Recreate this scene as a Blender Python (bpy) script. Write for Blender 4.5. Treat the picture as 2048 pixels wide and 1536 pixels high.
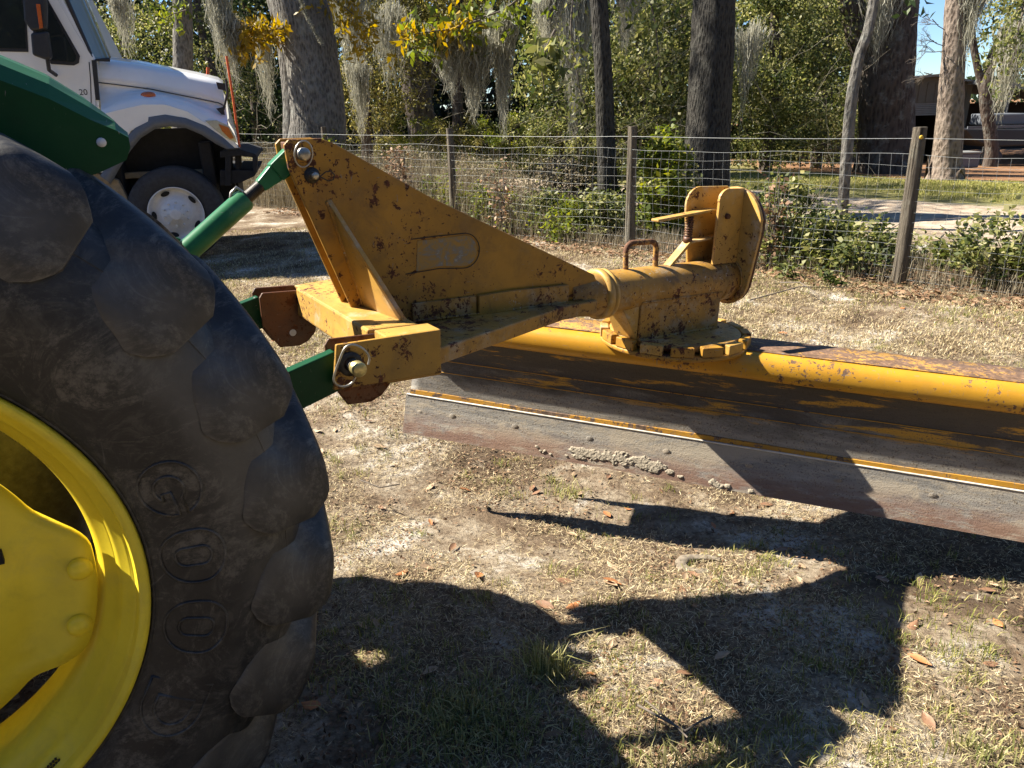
import bpy, bmesh, math, random
from mathutils import noise as mnoise
import numpy as np
from mathutils import Vector, Matrix
R = math.radians
rng = np.random.default_rng(7)
random.seed(7)
scene = bpy.context.scene
for o in list(bpy.data.objects): bpy.data.objects.remove(o)
COL = scene.collection

# ------------------------------------------------------------ camera, sky, sun
F_PX, PITCH, ROLL, EYE = 1480.0, R(20.6), R(1.5), 1.6
c_loc = np.array([0, 0, EYE])
c_fwd = np.array([0, math.cos(PITCH), -math.sin(PITCH)])
_r0 = np.array([1.0, 0, 0]); _u0 = np.cross(_r0, c_fwd)
c_right = _r0 * math.cos(ROLL) - _u0 * math.sin(ROLL)
c_up = np.cross(c_right, c_fwd)
cam_d = bpy.data.cameras.new('camera'); cam = bpy.data.objects.new('camera', cam_d); COL.objects.link(cam)
m = Matrix.Identity(4)
for i in range(3):
    m[i][0] = c_right[i]; m[i][1] = c_up[i]; m[i][2] = -c_fwd[i]; m[i][3] = c_loc[i]
cam.matrix_world = m
cam_d.sensor_width = 36; cam_d.lens = F_PX / 2048 * 36; cam_d.clip_start = .05; cam_d.clip_end = 600
scene.camera = cam

SUN_AZ, SUN_EL = R(283.5), R(44)          # compass bearing from +Y clockwise
world = bpy.data.worlds.new('World'); scene.world = world; world.use_nodes = True
nt = world.node_tree; bgn = nt.nodes['Background']
sky = nt.nodes.new('ShaderNodeTexSky'); sky.sky_type = 'NISHITA'; sky.sun_disc = False
sky.sun_elevation = SUN_EL; sky.sun_rotation = SUN_AZ; sky.air_density = .8; sky.dust_density = .0; sky.ozone_density = 2.5
tint = nt.nodes.new('ShaderNodeVectorMath'); tint.operation = 'MULTIPLY'; tint.inputs[1].default_value = (.80, .95, 1.12)
nt.links.new(sky.outputs[0], tint.inputs[0]); nt.links.new(tint.outputs[0], bgn.inputs[0]); bgn.inputs[1].default_value = .05
sd = bpy.data.lights.new('sun', 'SUN'); sd.energy = 5.0; sd.angle = R(.53); sd.color = (1, .93, .82)
sun = bpy.data.objects.new('sun', sd); COL.objects.link(sun)
to_sun = Vector((math.sin(SUN_AZ) * math.cos(SUN_EL), math.cos(SUN_AZ) * math.cos(SUN_EL), math.sin(SUN_EL)))
sun.rotation_euler = to_sun.to_track_quat('Z', 'Y').to_euler(); sun.location = (0, 0, 30)
scene.view_settings.view_transform = 'Standard'; scene.view_settings.look = 'None'
scene.view_settings.exposure = 1.68; scene.view_settings.gamma = 1
scene.view_settings.use_curve_mapping = False
scene.render.engine = 'CYCLES'
scene.cycles.max_bounces = 6; scene.cycles.transparent_max_bounces = 6

def ray(px, py):
    d = c_fwd * F_PX + c_right * (px - 1024) - c_up * (py - 768)
    return d / np.linalg.norm(d)
def at(px, py, Y):                       # where a sight line reaches distance Y
    d = ray(px, py); return c_loc + d * (Y / d[1])
def on_plane(px, py, n, c):
    d = ray(px, py); n = np.array(n); return c_loc + d * ((c - c_loc @ n) / (d @ n))

# ------------------------------------------------------------ materials
def new_mat(name):
    mt = bpy.data.materials.new(name); mt.use_nodes = True
    nt = mt.node_tree; b = nt.nodes['Principled BSDF']
    return mt, nt, b
def N(nt, t, **k):
    n = nt.nodes.new(t)
    for a, v in k.items():
        if a.startswith('i_'):
            key = a[2:]; key = int(key) if key.isdigit() else key.replace('_', ' ')
            n.inputs[key].default_value = v
        else: setattr(n, a, v)
    return n
def noise(nt, co, scale, detail=5, rough=.6, dist=0, vscale=None):
    n = N(nt, 'ShaderNodeTexNoise'); n.inputs['Scale'].default_value = scale
    n.inputs['Detail'].default_value = detail; n.inputs['Roughness'].default_value = rough
    n.inputs['Distortion'].default_value = dist
    if vscale:
        mp = N(nt, 'ShaderNodeMapping'); mp.inputs['Scale'].default_value = vscale
        nt.links.new(co, mp.inputs['Vector']); co = mp.outputs[0]
    nt.links.new(co, n.inputs['Vector'])
    return n.outputs[0]
def ramp(nt, f, stops, interp='LINEAR'):
    n = N(nt, 'ShaderNodeValToRGB'); n.color_ramp.interpolation = interp
    cr = n.color_ramp
    while len(cr.elements) > 1: cr.elements.remove(cr.elements[-1])
    cr.elements[0].position = stops[0][0]; c = stops[0][1]
    cr.elements[0].color = (*c, 1) if len(c) == 3 else c
    for p, c in stops[1:]:
        e = cr.elements.new(p); e.color = (*c, 1) if len(c) == 3 else c
    nt.links.new(f, n.inputs[0]); return n.outputs[0]
def stepf(nt, f, lo, hi, inv=False):
    n = N(nt, 'ShaderNodeMapRange'); n.inputs[1].default_value = lo; n.inputs[2].default_value = hi
    if inv: n.inputs[3].default_value = 1; n.inputs[4].default_value = 0
    n.interpolation_type = 'SMOOTHSTEP'
    nt.links.new(f, n.inputs[0]); return n.outputs[0]
def mixc(nt, f, a, b):
    n = N(nt, 'ShaderNodeMix', data_type='RGBA')
    for s, v in ((0, f), (6, a), (7, b)):
        if hasattr(v, 'links') or isinstance(v, bpy.types.NodeSocket): nt.links.new(v, n.inputs[s])
        else: n.inputs[s].default_value = v if s == 0 else (*v, 1)
    return n.outputs[2]
def math_(nt, op, a, b=0.0):
    n = N(nt, 'ShaderNodeMath', operation=op)
    for s, v in ((0, a), (1, b)):
        if isinstance(v, bpy.types.NodeSocket): nt.links.new(v, n.inputs[s])
        else: n.inputs[s].default_value = v
    return n.outputs[0]
def bump(nt, b, h, strength, dist=.01):
    n = N(nt, 'ShaderNodeBump'); n.inputs['Strength'].default_value = strength; n.inputs['Distance'].default_value = dist
    nt.links.new(h, n.inputs['Height']); nt.links.new(n.outputs[0], b.inputs['Normal'])
def edge_mask(nt, radius=.004, thr=.97):
    bv = N(nt, 'ShaderNodeBevel'); bv.samples = 4; bv.inputs[0].default_value = radius
    g = N(nt, 'ShaderNodeNewGeometry')
    d = N(nt, 'ShaderNodeVectorMath', operation='DOT_PRODUCT')
    nt.links.new(bv.outputs[0], d.inputs[0]); nt.links.new(g.outputs['Normal'], d.inputs[1])
    return stepf(nt, d.outputs['Value'], thr - .12, thr, inv=True)

def painted_metal(name, paint, dark, rust=(.10, .035, .015), amount=.5, dust=.3, edge=.7, scratches=.5, rough=.5, dustcol=(.30, .24, .15), scale=1.0, grime=.4, stains=(), specks=0):
    mt, nt, b = new_mat(name)
    tc = N(nt, 'ShaderNodeTexCoord'); co = tc.outputs['Object']
    big = noise(nt, co, 5 * scale, 6, .65)
    col = ramp(nt, big, [(.3, dark), (.55, paint), (.75, tuple(min(1, c * 1.12) for c in paint))])
    gr = noise(nt, co, 14 * scale, 8, .75, .6)
    col = mixc(nt, math_(nt, 'MULTIPLY', stepf(nt, gr, .45, .75), grime), col, tuple(c * .45 + .02 for c in dark))
    # settled dust, pale and patchy
    dn = noise(nt, co, 9 * scale, 7, .7, .3)
    col = mixc(nt, math_(nt, 'MULTIPLY', stepf(nt, dn, .5, .72), dust), col, dustcol)
    if specks:
        sk = math_(nt, 'MULTIPLY', stepf(nt, noise(nt, co, 55, 6, .75, 1.0), .60, .64), stepf(nt, noise(nt, co, 7, 4, .6), .42, .55))
        col = mixc(nt, math_(nt, 'MULTIPLY', sk, specks), col, (.42, .39, .31))
    # rust spots of two sizes
    r1 = noise(nt, co, 22 * scale, 8, .72, .4); r2 = noise(nt, co, 80 * scale, 5, .6); reg = noise(nt, co, 3.1 * scale, 3, .5)
    s1 = stepf(nt, math_(nt, 'ADD', r1, math_(nt, 'MULTIPLY', reg, .35)), .93 - .22 * amount, .97 - .22 * amount)
    s2 = stepf(nt, math_(nt, 'ADD', r2, math_(nt, 'MULTIPLY', reg, .5)), 1.02 - .18 * amount, 1.06 - .18 * amount)
    rm = math_(nt, 'MAXIMUM', s1, s2)
    if edge > 0:
        em = edge_mask(nt)
        em = math_(nt, 'MULTIPLY', em, stepf(nt, noise(nt, co, 30 * scale, 6, .7), .56 - .25 * edge, .66 - .15 * edge))
        rm = math_(nt, 'MAXIMUM', rm, em)
    for (c_, r_) in stains:
        dd = N(nt, 'ShaderNodeVectorMath', operation='DISTANCE'); nt.links.new(co, dd.inputs[0]); dd.inputs[1].default_value = c_
        k = math_(nt, 'SUBTRACT', 1.0, math_(nt, 'DIVIDE', dd.outputs['Value'], r_))
        k = math_(nt, 'ADD', k, math_(nt, 'MULTIPLY', math_(nt, 'SUBTRACT', noise(nt, co, 62, 7, .75, .7), .5), 4.2))
        rm = math_(nt, 'MAXIMUM', rm, stepf(nt, k, .62, .74))
    rcol = ramp(nt, noise(nt, co, 60 * scale, 5, .7), [(.3, tuple(c * .4 for c in rust)), (.55, rust), (.75, tuple(min(1, c * 2.3) for c in rust))])
    col = mixc(nt, rm, col, rcol)
    if scratches > 0:
        sc = noise(nt, co, 26 * scale, 3, .5, .2, (1, 1, 7)); sc2 = noise(nt, co, 30 * scale, 3, .5, .8, (6, 2, 1))
        sm = math_(nt, 'MAXIMUM', stepf(nt, sc, .72 - .05 * scratches, .75), stepf(nt, sc2, .71 - .05 * scratches, .74))
        col = mixc(nt, math_(nt, 'MULTIPLY', sm, .8), col, (.20, .19, .17))
    nt.links.new(col, b.inputs['Base Color'])
    ro = N(nt, 'ShaderNodeMix'); ro.data_type = 'FLOAT'; nt.links.new(rm, ro.inputs[0]); ro.inputs[2].default_value = rough; ro.inputs[3].default_value = .85
    nt.links.new(ro.outputs[0], b.inputs['Roughness'])
    h = math_(nt, 'SUBTRACT', math_(nt, 'MULTIPLY', noise(nt, co, 120 * scale, 4, .6), .25), rm)
    bump(nt, b, h, .35, .0012)
    b.inputs['Specular IOR Level'].default_value = .4 if 'green' not in name else .18
    return mt

def simple(name, col, rough=.6, metallic=0, var=.25, scale=20, bumps=.2, spec=.4, vs=None):
    mt, nt, b = new_mat(name); tc = N(nt, 'ShaderNodeTexCoord'); co = tc.outputs['Object']
    n = noise(nt, co, scale, 6, .65, .2, vs)
    c = ramp(nt, n, [(.25, tuple(x * (1 - var) for x in col)), (.75, tuple(min(1, x * (1 + var)) for x in col))])
    nt.links.new(c, b.inputs['Base Color']); b.inputs['Roughness'].default_value = rough; b.inputs['Metallic'].default_value = metallic
    b.inputs['Specular IOR Level'].default_value = spec
    if bumps: bump(nt, b, n, bumps, .004)
    return mt

M = {}
M['yellow'] = painted_metal('worn_yellow_paint', (.43, .215, .022), (.27, .14, .02), amount=.80, dust=.2, edge=.85, scratches=.1, grime=.45)
def sp(u, v, w, r): return ((u - 2.0, v - 2.03, w - .26), r)
M['yellow_mast'] = painted_metal('stained_yellow_mast', (.40, .20, .020), (.25, .125, .017), amount=.70, dust=.12, edge=.95, scratches=.1, grime=.55,
    stains=[sp(.508, 1.984, 1.55, .055), sp(.515, 1.984, 1.50, .04), sp(.562, 1.984, 1.462, .035), sp(.585, 1.984, 1.565, .03), sp(.68, 1.984, 1.12, .05), sp(.735, 1.984, 1.44, .03), sp(.73, 1.984, 1.40, .035), sp(.77, 1.984, 1.45, .02), sp(.74, 1.984, 1.28, .035), sp(.775, 1.984, 1.20, .03), sp(.62, 1.984, 1.20, .02), sp(.60, 1.984, 1.26, .02), sp(1.30, 1.984, 1.15, .03), sp(.90, 1.984, 1.14, .03), sp(.83, 1.984, 1.44, .02)] + [sp(.500 + .0275 * k, 1.98, 1.47 - .069 * k, .024) for k in range(6)])
M['yellow_plate'] = painted_metal('flaking_yellow_plate', (.43, .235, .035), (.30, .165, .03), amount=.5, dust=.2, edge=.9, scratches=.1, grime=.4,
    stains=[sp(.505, 1.636, 1.055, .065), sp(.49, 1.636, 1.01, .055), sp(.658, 1.636, 1.092, .030), sp(.654, 1.636, 1.055, .034), sp(.625, 1.636, 1.085, .02), sp(.59, 1.636, 1.005, .016), sp(.75, 1.636, .99, .03)])
M['yellow_tube'] = painted_metal('weathered_yellow_tube', (.41, .215, .035), (.20, .115, .03), amount=.80, dust=.65, edge=.8, scratches=.1, grime=.85, specks=.9, dustcol=(.36, .31, .22))
M['yellow_dusty'] = painted_metal('dusty_yellow_paint', (.50, .29, .06), (.36, .21, .05), amount=.70, dust=1.0, edge=.95, scratches=.1, dustcol=(.46, .38, .26), grime=.6)
M['rusty'] = painted_metal('rusted_plate', (.12, .048, .018), (.04, .018, .011), rust=(.11, .038, .012), amount=.9, dust=.3, edge=.4, scratches=.1, dustcol=(.2, .13, .08), grime=.6)
M['green'] = painted_metal('green_paint', (.005, .055, .018), (.003, .036, .012), amount=0, dust=.07, edge=0, scratches=.02, rough=.4, dustcol=(.09, .15, .08), grime=.2)
M['green_top'] = painted_metal('lit_dusty_green_fender_top', (.02, .10, .035), (.012, .07, .025), amount=0, dust=.85, edge=0, scratches=.02, rough=.45, dustcol=(.10, .16, .08), grime=.2)  # settled dust plus paler green standing for sky light on the sloping band
M['green_link'] = painted_metal('green_link_paint', (.025, .16, .065), (.015, .10, .04), amount=.1, dust=.3, edge=.2, scratches=.05, rough=.4, dustcol=(.22, .30, .18), grime=.2)
M['wheel_yellow'] = painted_metal('wheel_yellow_paint', (.86, .68, .04), (.76, .59, .035), amount=-.9, dust=.16, edge=0, scratches=0, rough=.38, dustcol=(.42, .36, .16), grime=.22)
M['steel'] = simple('bare_steel', (.42, .39, .33), .38, .85, .4, 60, .2)
M['bright'] = simple('pale_lit_wear_steel', (.62, .57, .48), .5, .1, .45, 14, .3)
M['zinc'] = simple('zinc_plated_pin', (.55, .46, .20), .4, .7, .3, 70, .2)
M['dark_steel'] = simple('oily_dark_steel', (.05, .045, .04), .5, .5, .5, 60, .3)
M['black'] = simple('black_plastic', (.022, .022, .024), .5, 0, .3, 30, .1)
M['cavity'] = simple('greasy_iron_and_shade', (.012, .012, .013), .8, 0, .5, 15, .2)  # black iron; also stands for the shade in holes, gaps and interiors
M['orange'] = simple('orange_plastic', (.62, .11, .03), .5, 0, .15, 40, .05)
M['amber'] = simple('amber_lens', (.45, .10, .02), .2, 0, .2, 50, .05, .6)
M['grey_trim'] = simple('grey_plastic_trim', (.11, .12, .135), .55, 0, .15, 30, .05)
M['white_wheel'] = simple('white_wheel_paint', (.62, .62, .62), .45, 0, .1, 25, .05)
M['tan_metal'] = simple('tan_primer', (.25, .20, .13), .7, 0, .3, 20, .1)
M['truck_rubber'] = simple('dusty_truck_rubber', (.035, .036, .040), .8, 0, .4, 25, .2)

def white_paint():
    mt, nt, b = new_mat('white_truck_paint'); co = N(nt, 'ShaderNodeTexCoord').outputs['Object']
    n = noise(nt, co, 2.2, 5, .6); c = ramp(nt, n, [(.3, (.74, .74, .72)), (.7, (.84, .83, .80))])
    d = stepf(nt, noise(nt, co, 12, 6, .7), .6, .8); c = mixc(nt, math_(nt, 'MULTIPLY', d, .35), c, (.45, .42, .36))
    nt.links.new(c, b.inputs['Base Color']); b.inputs['Roughness'].default_value = .22; b.inputs['Coat Weight'].default_value = .4
    return mt
M['white'] = white_paint()

def rubber():
    mt, nt, b = new_mat('dusty_tyre_rubber'); co = N(nt, 'ShaderNodeTexCoord').outputs['Object']
    n1 = noise(nt, co, 4, 8, .7, .8); n2 = noise(nt, co, 16, 8, .75, 1.2); n3 = noise(nt, co, 3, 5, .6, .3, (1, 1, 1))
    c = ramp(nt, n1, [(.3, (.010, .0105, .0115)), (.7, (.022, .0215, .021))])
    c = mixc(nt, math_(nt, 'MULTIPLY', stepf(nt, n2, .46, .68), .6), c, (.085, .078, .064))
    # brown dirt ring below the lugs
    sep = N(nt, 'ShaderNodeSeparateXYZ'); nt.links.new(co, sep.inputs[0])
    rr = math_(nt, 'SQRT', math_(nt, 'ADD', math_(nt, 'MULTIPLY', sep.outputs[0], sep.outputs[0]), math_(nt, 'MULTIPLY', sep.outputs[2], sep.outputs[2])))
    band = math_(nt, 'MULTIPLY', stepf(nt, rr, .60, .67), stepf(nt, rr, .74, .84, True))
    band = math_(nt, 'MULTIPLY', band, stepf(nt, n3, .35, .62))
    c = mixc(nt, math_(nt, 'MULTIPLY', band, .85), c, (.105, .094, .076))
    dd = stepf(nt, noise(nt, co, 38, 7, .8, 2.0), .60, .72)
    c = mixc(nt, math_(nt, 'MULTIPLY', dd, .30), c, (.17, .15, .12))
    str_ = stepf(nt, noise(nt, co, 22, 6, .8, 3.5, (1, .4, 2.2)), .56, .70); c = mixc(nt, math_(nt, 'MULTIPLY', math_(nt, 'MULTIPLY', str_, stepf(nt, n3, .42, .6)), .5), c, (.12, .108, .088))
    # fine pale scuffs
    v = N(nt, 'ShaderNodeTexVoronoi'); v.feature = 'DISTANCE_TO_EDGE'; v.inputs['Scale'].default_value = 5; 
    nv = N(nt, 'ShaderNodeMix', data_type='VECTOR'); nn = N(nt, 'ShaderNodeTexNoise'); nn.inputs['Scale'].default_value = 3; nt.links.new(co, nn.inputs['Vector'])
    nv.inputs[0].default_value = .45; nt.links.new(co, nv.inputs[4]); nt.links.new(nn.outputs[1], nv.inputs[5]); nt.links.new(nv.outputs[1], v.inputs['Vector'])
    sc = math_(nt, 'MULTIPLY', stepf(nt, v.outputs[0], .002, .008, True), stepf(nt, noise(nt, co, 9, 3), .52, .62))
    c = mixc(nt, math_(nt, 'MULTIPLY', sc, .35), c, (.16, .15, .14))
    em = math_(nt, 'MULTIPLY', edge_mask(nt, .007, .985), stepf(nt, noise(nt, co, 18, 6, .7), .36, .60))
    c = mixc(nt, math_(nt, 'MULTIPLY', em, .55), c, (.15, .135, .11))
    pat = math_(nt, 'MULTIPLY', stepf(nt, noise(nt, co, 5, 9, .82, 1.6), .49, .60), stepf(nt, noise(nt, co, 60, 5, .8), .36, .60))
    c = mixc(nt, math_(nt, 'MULTIPLY', pat, .7), c, (.15, .135, .108))
    nt.links.new(c, b.inputs['Base Color']); b.inputs['Roughness'].default_value = .47; b.inputs['Specular IOR Level'].default_value = .45
    bump(nt, b, math_(nt, 'ADD', n2, math_(nt, 'MULTIPLY', noise(nt, co, 140, 3), .3)), .25, .004)
    return mt
M['rubber'] = rubber()

def blade_face():
    mt, nt, b = new_mat('scoured_blade_steel'); tc = N(nt, 'ShaderNodeTexCoord'); co = tc.outputs['Object']
    # object space: X along the blade, Z up
    sep = N(nt, 'ShaderNodeSeparateXYZ'); nt.links.new(co, sep.inputs[0])
    st = noise(nt, co, 5, 6, .65, .2, (1, 3, 9)); fine = noise(nt, co, 160, 5, .7); mid = noise(nt, co, 26, 6, .7, .5, (1, 2, 3))
    c = ramp(nt, st, [(.3, (.19, .18, .16)), (.5, (.27, .25, .215)), (.7, (.36, .33, .27))])
    c = mixc(nt, stepf(nt, mid, .5, .68), c, (.38, .32, .23))                  # dried sand
    speck = stepf(nt, math_(nt, 'ADD', fine, math_(nt, 'MULTIPLY', mid, .4)), .74, .84)
    c = mixc(nt, math_(nt, 'MULTIPLY', speck, .7), c, (.035, .02, .014))
    sandm = math_(nt, 'MULTIPLY', stepf(nt, noise(nt, co, 3.4, 7, .75, .6, (1, 1, 3)), .47, .58), stepf(nt, sep.outputs[2], .17, .22, True))
    c = mixc(nt, math_(nt, 'MULTIPLY', sandm, .8), c, (.40, .34, .25))
    # rust along the cutting edge, worn paint higher up
    lowr = math_(nt, 'MULTIPLY', stepf(nt, sep.outputs[2], .02, .13, True), stepf(nt, noise(nt, co, 7, 5, .7, .3, (1, 1, 4)), .3, .55))
    c = mixc(nt, math_(nt, 'MULTIPLY', lowr, .8), c, (.19, .095, .06))
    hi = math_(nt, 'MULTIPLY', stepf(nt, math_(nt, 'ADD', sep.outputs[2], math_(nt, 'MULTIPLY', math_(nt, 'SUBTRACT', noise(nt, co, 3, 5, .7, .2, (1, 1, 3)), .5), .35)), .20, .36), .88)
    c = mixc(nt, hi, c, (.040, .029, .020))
    py = noise(nt, co, 2.6, 6, .7, .3, (.8, 1, 7))
    upm = math_(nt, 'MULTIPLY', stepf(nt, py, .53, .60), stepf(nt, sep.outputs[2], .23, .32))
    upm = math_(nt, 'MULTIPLY', upm, math_(nt, 'SUBTRACT', 1.0, math_(nt, 'MULTIPLY', speck, .7)))
    c = mixc(nt, upm, c, (.48, .25, .025))
    nt.links.new(c, b.inputs['Base Color']); b.inputs['Roughness'].default_value = .55; b.inputs['Metallic'].default_value = .15
    bump(nt, b, math_(nt, 'ADD', fine, math_(nt, 'MULTIPLY', mid, 1.5)), .5, .003)
    return mt
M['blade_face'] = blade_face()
M['yellow_roll'] = painted_metal('chipped_yellow_roll', (.52, .265, .020), (.43, .215, .018), rust=(.15, .085, .05), amount=.74, dust=.10, edge=0, scratches=1.0, rough=.42, scale=.9, grime=.15)
M['lip'] = painted_metal('worn_painted_lip', (.50, .25, .02), (.40, .19, .02), rust=(.14, .09, .06), amount=1.0, dust=.5, edge=.9, scratches=1.0, rough=.6, grime=.5)
M['loop'] = painted_metal('rust_bitten_loop', (.36, .20, .05), (.22, .12, .04), rust=(.13, .06, .03), amount=1.5, dust=.3, edge=0, scratches=.1)
M['yellow_top'] = painted_metal('rust_freckled_yellow', (.50, .27, .05), (.40, .21, .05), rust=(.17, .10, .06), amount=1.35, dust=.5, edge=.5, scratches=.6, dustcol=(.36, .29, .19))

def bark(name, c1, c2, scale=9, vz=.18, lichen=(.3, .32, .28), la=.35):
    mt, nt, b = new_mat(name); co = N(nt, 'ShaderNodeTexCoord').outputs['Object']
    n = noise(nt, co, scale, 9, .75, .6, (1, 1, vz)); v = N(nt, 'ShaderNodeTexVoronoi'); v.inputs['Scale'].default_value = scale * 1.6
    mp = N(nt, 'ShaderNodeMapping'); mp.inputs['Scale'].default_value = (1, 1, vz); nt.links.new(co, mp.inputs[0]); nt.links.new(mp.outputs[0], v.inputs['Vector'])
    h = math_(nt, 'ADD', n, math_(nt, 'MULTIPLY', v.outputs[0], .7))
    c = ramp(nt, h, [(.45, c1), (.95, c2)])
    l = stepf(nt, noise(nt, co, 3.3, 7, .7), .5, .66); c = mixc(nt, math_(nt, 'MULTIPLY', l, la), c, lichen)
    nt.links.new(c, b.inputs['Base Color']); b.inputs['Roughness'].default_value = .95; b.inputs['Specular IOR Level'].default_value = .1
    bump(nt, b, h, 1.0, .05)
    return mt
M['oak_bark'] = bark('grey_oak_bark', (.045, .041, .035), (.19, .177, .155), 16, .35)
M['dark_bark'] = bark('dark_furrowed_bark', (.012, .011, .010), (.075, .070, .060), 26, .28, (.12, .12, .10), .3)
M['pine_bark'] = bark('plated_pine_bark', (.07, .05, .038), (.27, .215, .17), 11, .45, (.26, .24, .2), .25)
M['old_bark'] = bark('dark_brown_bark', (.03, .024, .02), (.10, .08, .065), 9, .3)  # dark brown bark for the trunks farther back
M['post_wood'] = bark('weathered_post_wood', (.06, .05, .04), (.17, .145, .11), 25, .06, (.3, .3, .24), .3)
M['twig'] = simple('grey_twig', (.14, .115, .09), .9, 0, .4, 30, .2)

def leafmat(name, stops, trans=.4, rough=.5, spec=.3):
    mt, nt, b = new_mat(name)
    a = N(nt, 'ShaderNodeAttribute'); a.attribute_name = 'tone'
    c = ramp(nt, a.outputs['Fac'], stops)
    nt.links.new(c, b.inputs['Base Color']); b.inputs['Roughness'].default_value = rough; b.inputs['Specular IOR Level'].default_value = spec
    if trans > 0:
        t = N(nt, 'ShaderNodeBsdfTranslucent'); h = N(nt, 'ShaderNodeHueSaturation'); h.inputs['Saturation'].default_value = 1.15; h.inputs['Value'].default_value = 1.3
        nt.links.new(c, h.inputs['Color']); nt.links.new(h.outputs[0], t.inputs[0])
        mx = N(nt, 'ShaderNodeMixShader'); mx.inputs[0].default_value = trans
        nt.links.new(b.outputs[0], mx.inputs[1]); nt.links.new(t.outputs[0], mx.inputs[2])
        nt.links.new(mx.outputs[0], nt.nodes['Material Output'].inputs[0])
    return mt
M['leaf_green'] = leafmat('green_foliage', [(0, (.022, .036, .012)), (.35, (.095, .115, .032)), (.7, (.25, .25, .085)), (1, (.46, .42, .20))], .42)
M['leaf_dark'] = leafmat('dark_foliage', [(0, (.010, .020, .008)), (.6, (.034, .056, .018)), (1, (.11, .14, .045))], .25)
M['leaf_olive'] = leafmat('olive_and_tan_foliage', [(0, (.035, .035, .012)), (.4, (.13, .125, .035)), (.75, (.27, .23, .07)), (1, (.42, .36, .16))], .45)
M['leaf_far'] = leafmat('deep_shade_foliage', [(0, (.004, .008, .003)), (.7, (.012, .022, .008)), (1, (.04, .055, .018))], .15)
M['leaf_yellow'] = leafmat('yellow_autumn_leaves', [(0, (.14, .12, .025)), (.5, (.36, .24, .025)), (1, (.50, .33, .03))], .45)
M['leaf_yg'] = leafmat('yellow_green_leaves', [(0, (.06, .085, .02)), (.5, (.15, .18, .03)), (1, (.32, .30, .045))], .45)
M['moss'] = leafmat('spanish_moss', [(0, (.12, .12, .09)), (.5, (.30, .29, .225)), (1, (.50, .48, .39))], .3, .9, .05)
M['dry'] = leafmat('dry_weeds', [(0, (.09, .07, .045)), (.5, (.24, .20, .135)), (1, (.38, .34, .24))], .25, .9, .05)
M['straw'] = leafmat('bleached_straw', [(0, (.05, .032, .02)), (.3, (.23, .17, .10)), (.65, (.50, .40, .22)), (1, (.74, .64, .42))], .1, .8, .1)
M['grass'] = leafmat('short_grass', [(0, (.07, .085, .02)), (.4, (.17, .19, .045)), (.75, (.36, .33, .10)), (1, (.50, .42, .18))], .3, .6, .2)
M['litter'] = leafmat('fallen_leaf_litter', [(0, (.06, .035, .02)), (.4, (.19, .11, .06)), (.8, (.34, .22, .13)), (1, (.48, .36, .25))], .15, .7, .2)

def ground_mat():
    mt, nt, b = new_mat('sandy_yard_soil'); co = N(nt, 'ShaderNodeTexCoord').outputs['Object']
    a = noise(nt, co, 1.5, 9, .72, .4); f = noise(nt, co, 35, 8, .75); g = noise(nt, co, .8, 5, .6)
    c = ramp(nt, a, [(.38, (.085, .058, .037)), (.46, (.18, .13, .083)), (.55, (.31, .255, .18)), (.61, (.51, .47, .40)), (.67, (.61, .57, .50))])
    c = mixc(nt, math_(nt, 'MULTIPLY', stepf(nt, f, .46, .62), .75), c, (.075, .052, .034))
    c = mixc(nt, math_(nt, 'MULTIPLY', stepf(nt, noise(nt, co, 9, 8, .8), .56, .68), .55), c, (.44, .37, .27))
    # offsets across the fence: road strip, far grass, leaf-strewn woodland floor
    dt = N(nt, 'ShaderNodeVectorMath', operation='DOT_PRODUCT'); nt.links.new(co, dt.inputs[0]); dt.inputs[1].default_value = (.669, .743, 0)
    s = math_(nt, 'ADD', dt.outputs['Value'], math_(nt, 'MULTIPLY', math_(nt, 'SUBTRACT', noise(nt, co, .7, 4), .5), 2.2))
    road = math_(nt, 'MULTIPLY', stepf(nt, s, 10.1, 10.5), stepf(nt, s, 13.2, 13.8, True))
    rc = ramp(nt, noise(nt, co, 4, 8, .75, .2, (1, 1, 1)), [(.35, (.26, .19, .13)), (.55, (.42, .34, .25)), (.7, (.54, .46, .35))])
    c = mixc(nt, road, c, rc)
    far = stepf(nt, s, 13.3, 13.8)
    gc = ramp(nt, noise(nt, co, 6, 8, .8), [(.35, (.10, .10, .035)), (.55, (.22, .20, .075)), (.7, (.36, .31, .16))])
    c = mixc(nt, far, c, gc)
    sx_ = N(nt, 'ShaderNodeSeparateXYZ'); nt.links.new(co, sx_.inputs[0])
    vf = math_(nt, 'MULTIPLY', stepf(nt, s, 17.2, 18.2), stepf(nt, sx_.outputs[0], 6.5, 8.5))
    oc = ramp(nt, noise(nt, co, 3, 8, .8), [(.3, (.10, .055, .03)), (.6, (.30, .165, .085)), (.75, (.38, .24, .15))])
    c = mixc(nt, vf, c, oc)
    nt.links.new(c, b.inputs['Base Color']); b.inputs['Roughness'].default_value = .95; b.inputs['Specular IOR Level'].default_value = .1
    bump(nt, b, math_(nt, 'ADD', math_(nt, 'MULTIPLY', f, 1.0), math_(nt, 'MULTIPLY', a, 1.0)), .9, .02)
    return mt
M['ground'] = ground_mat()

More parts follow.
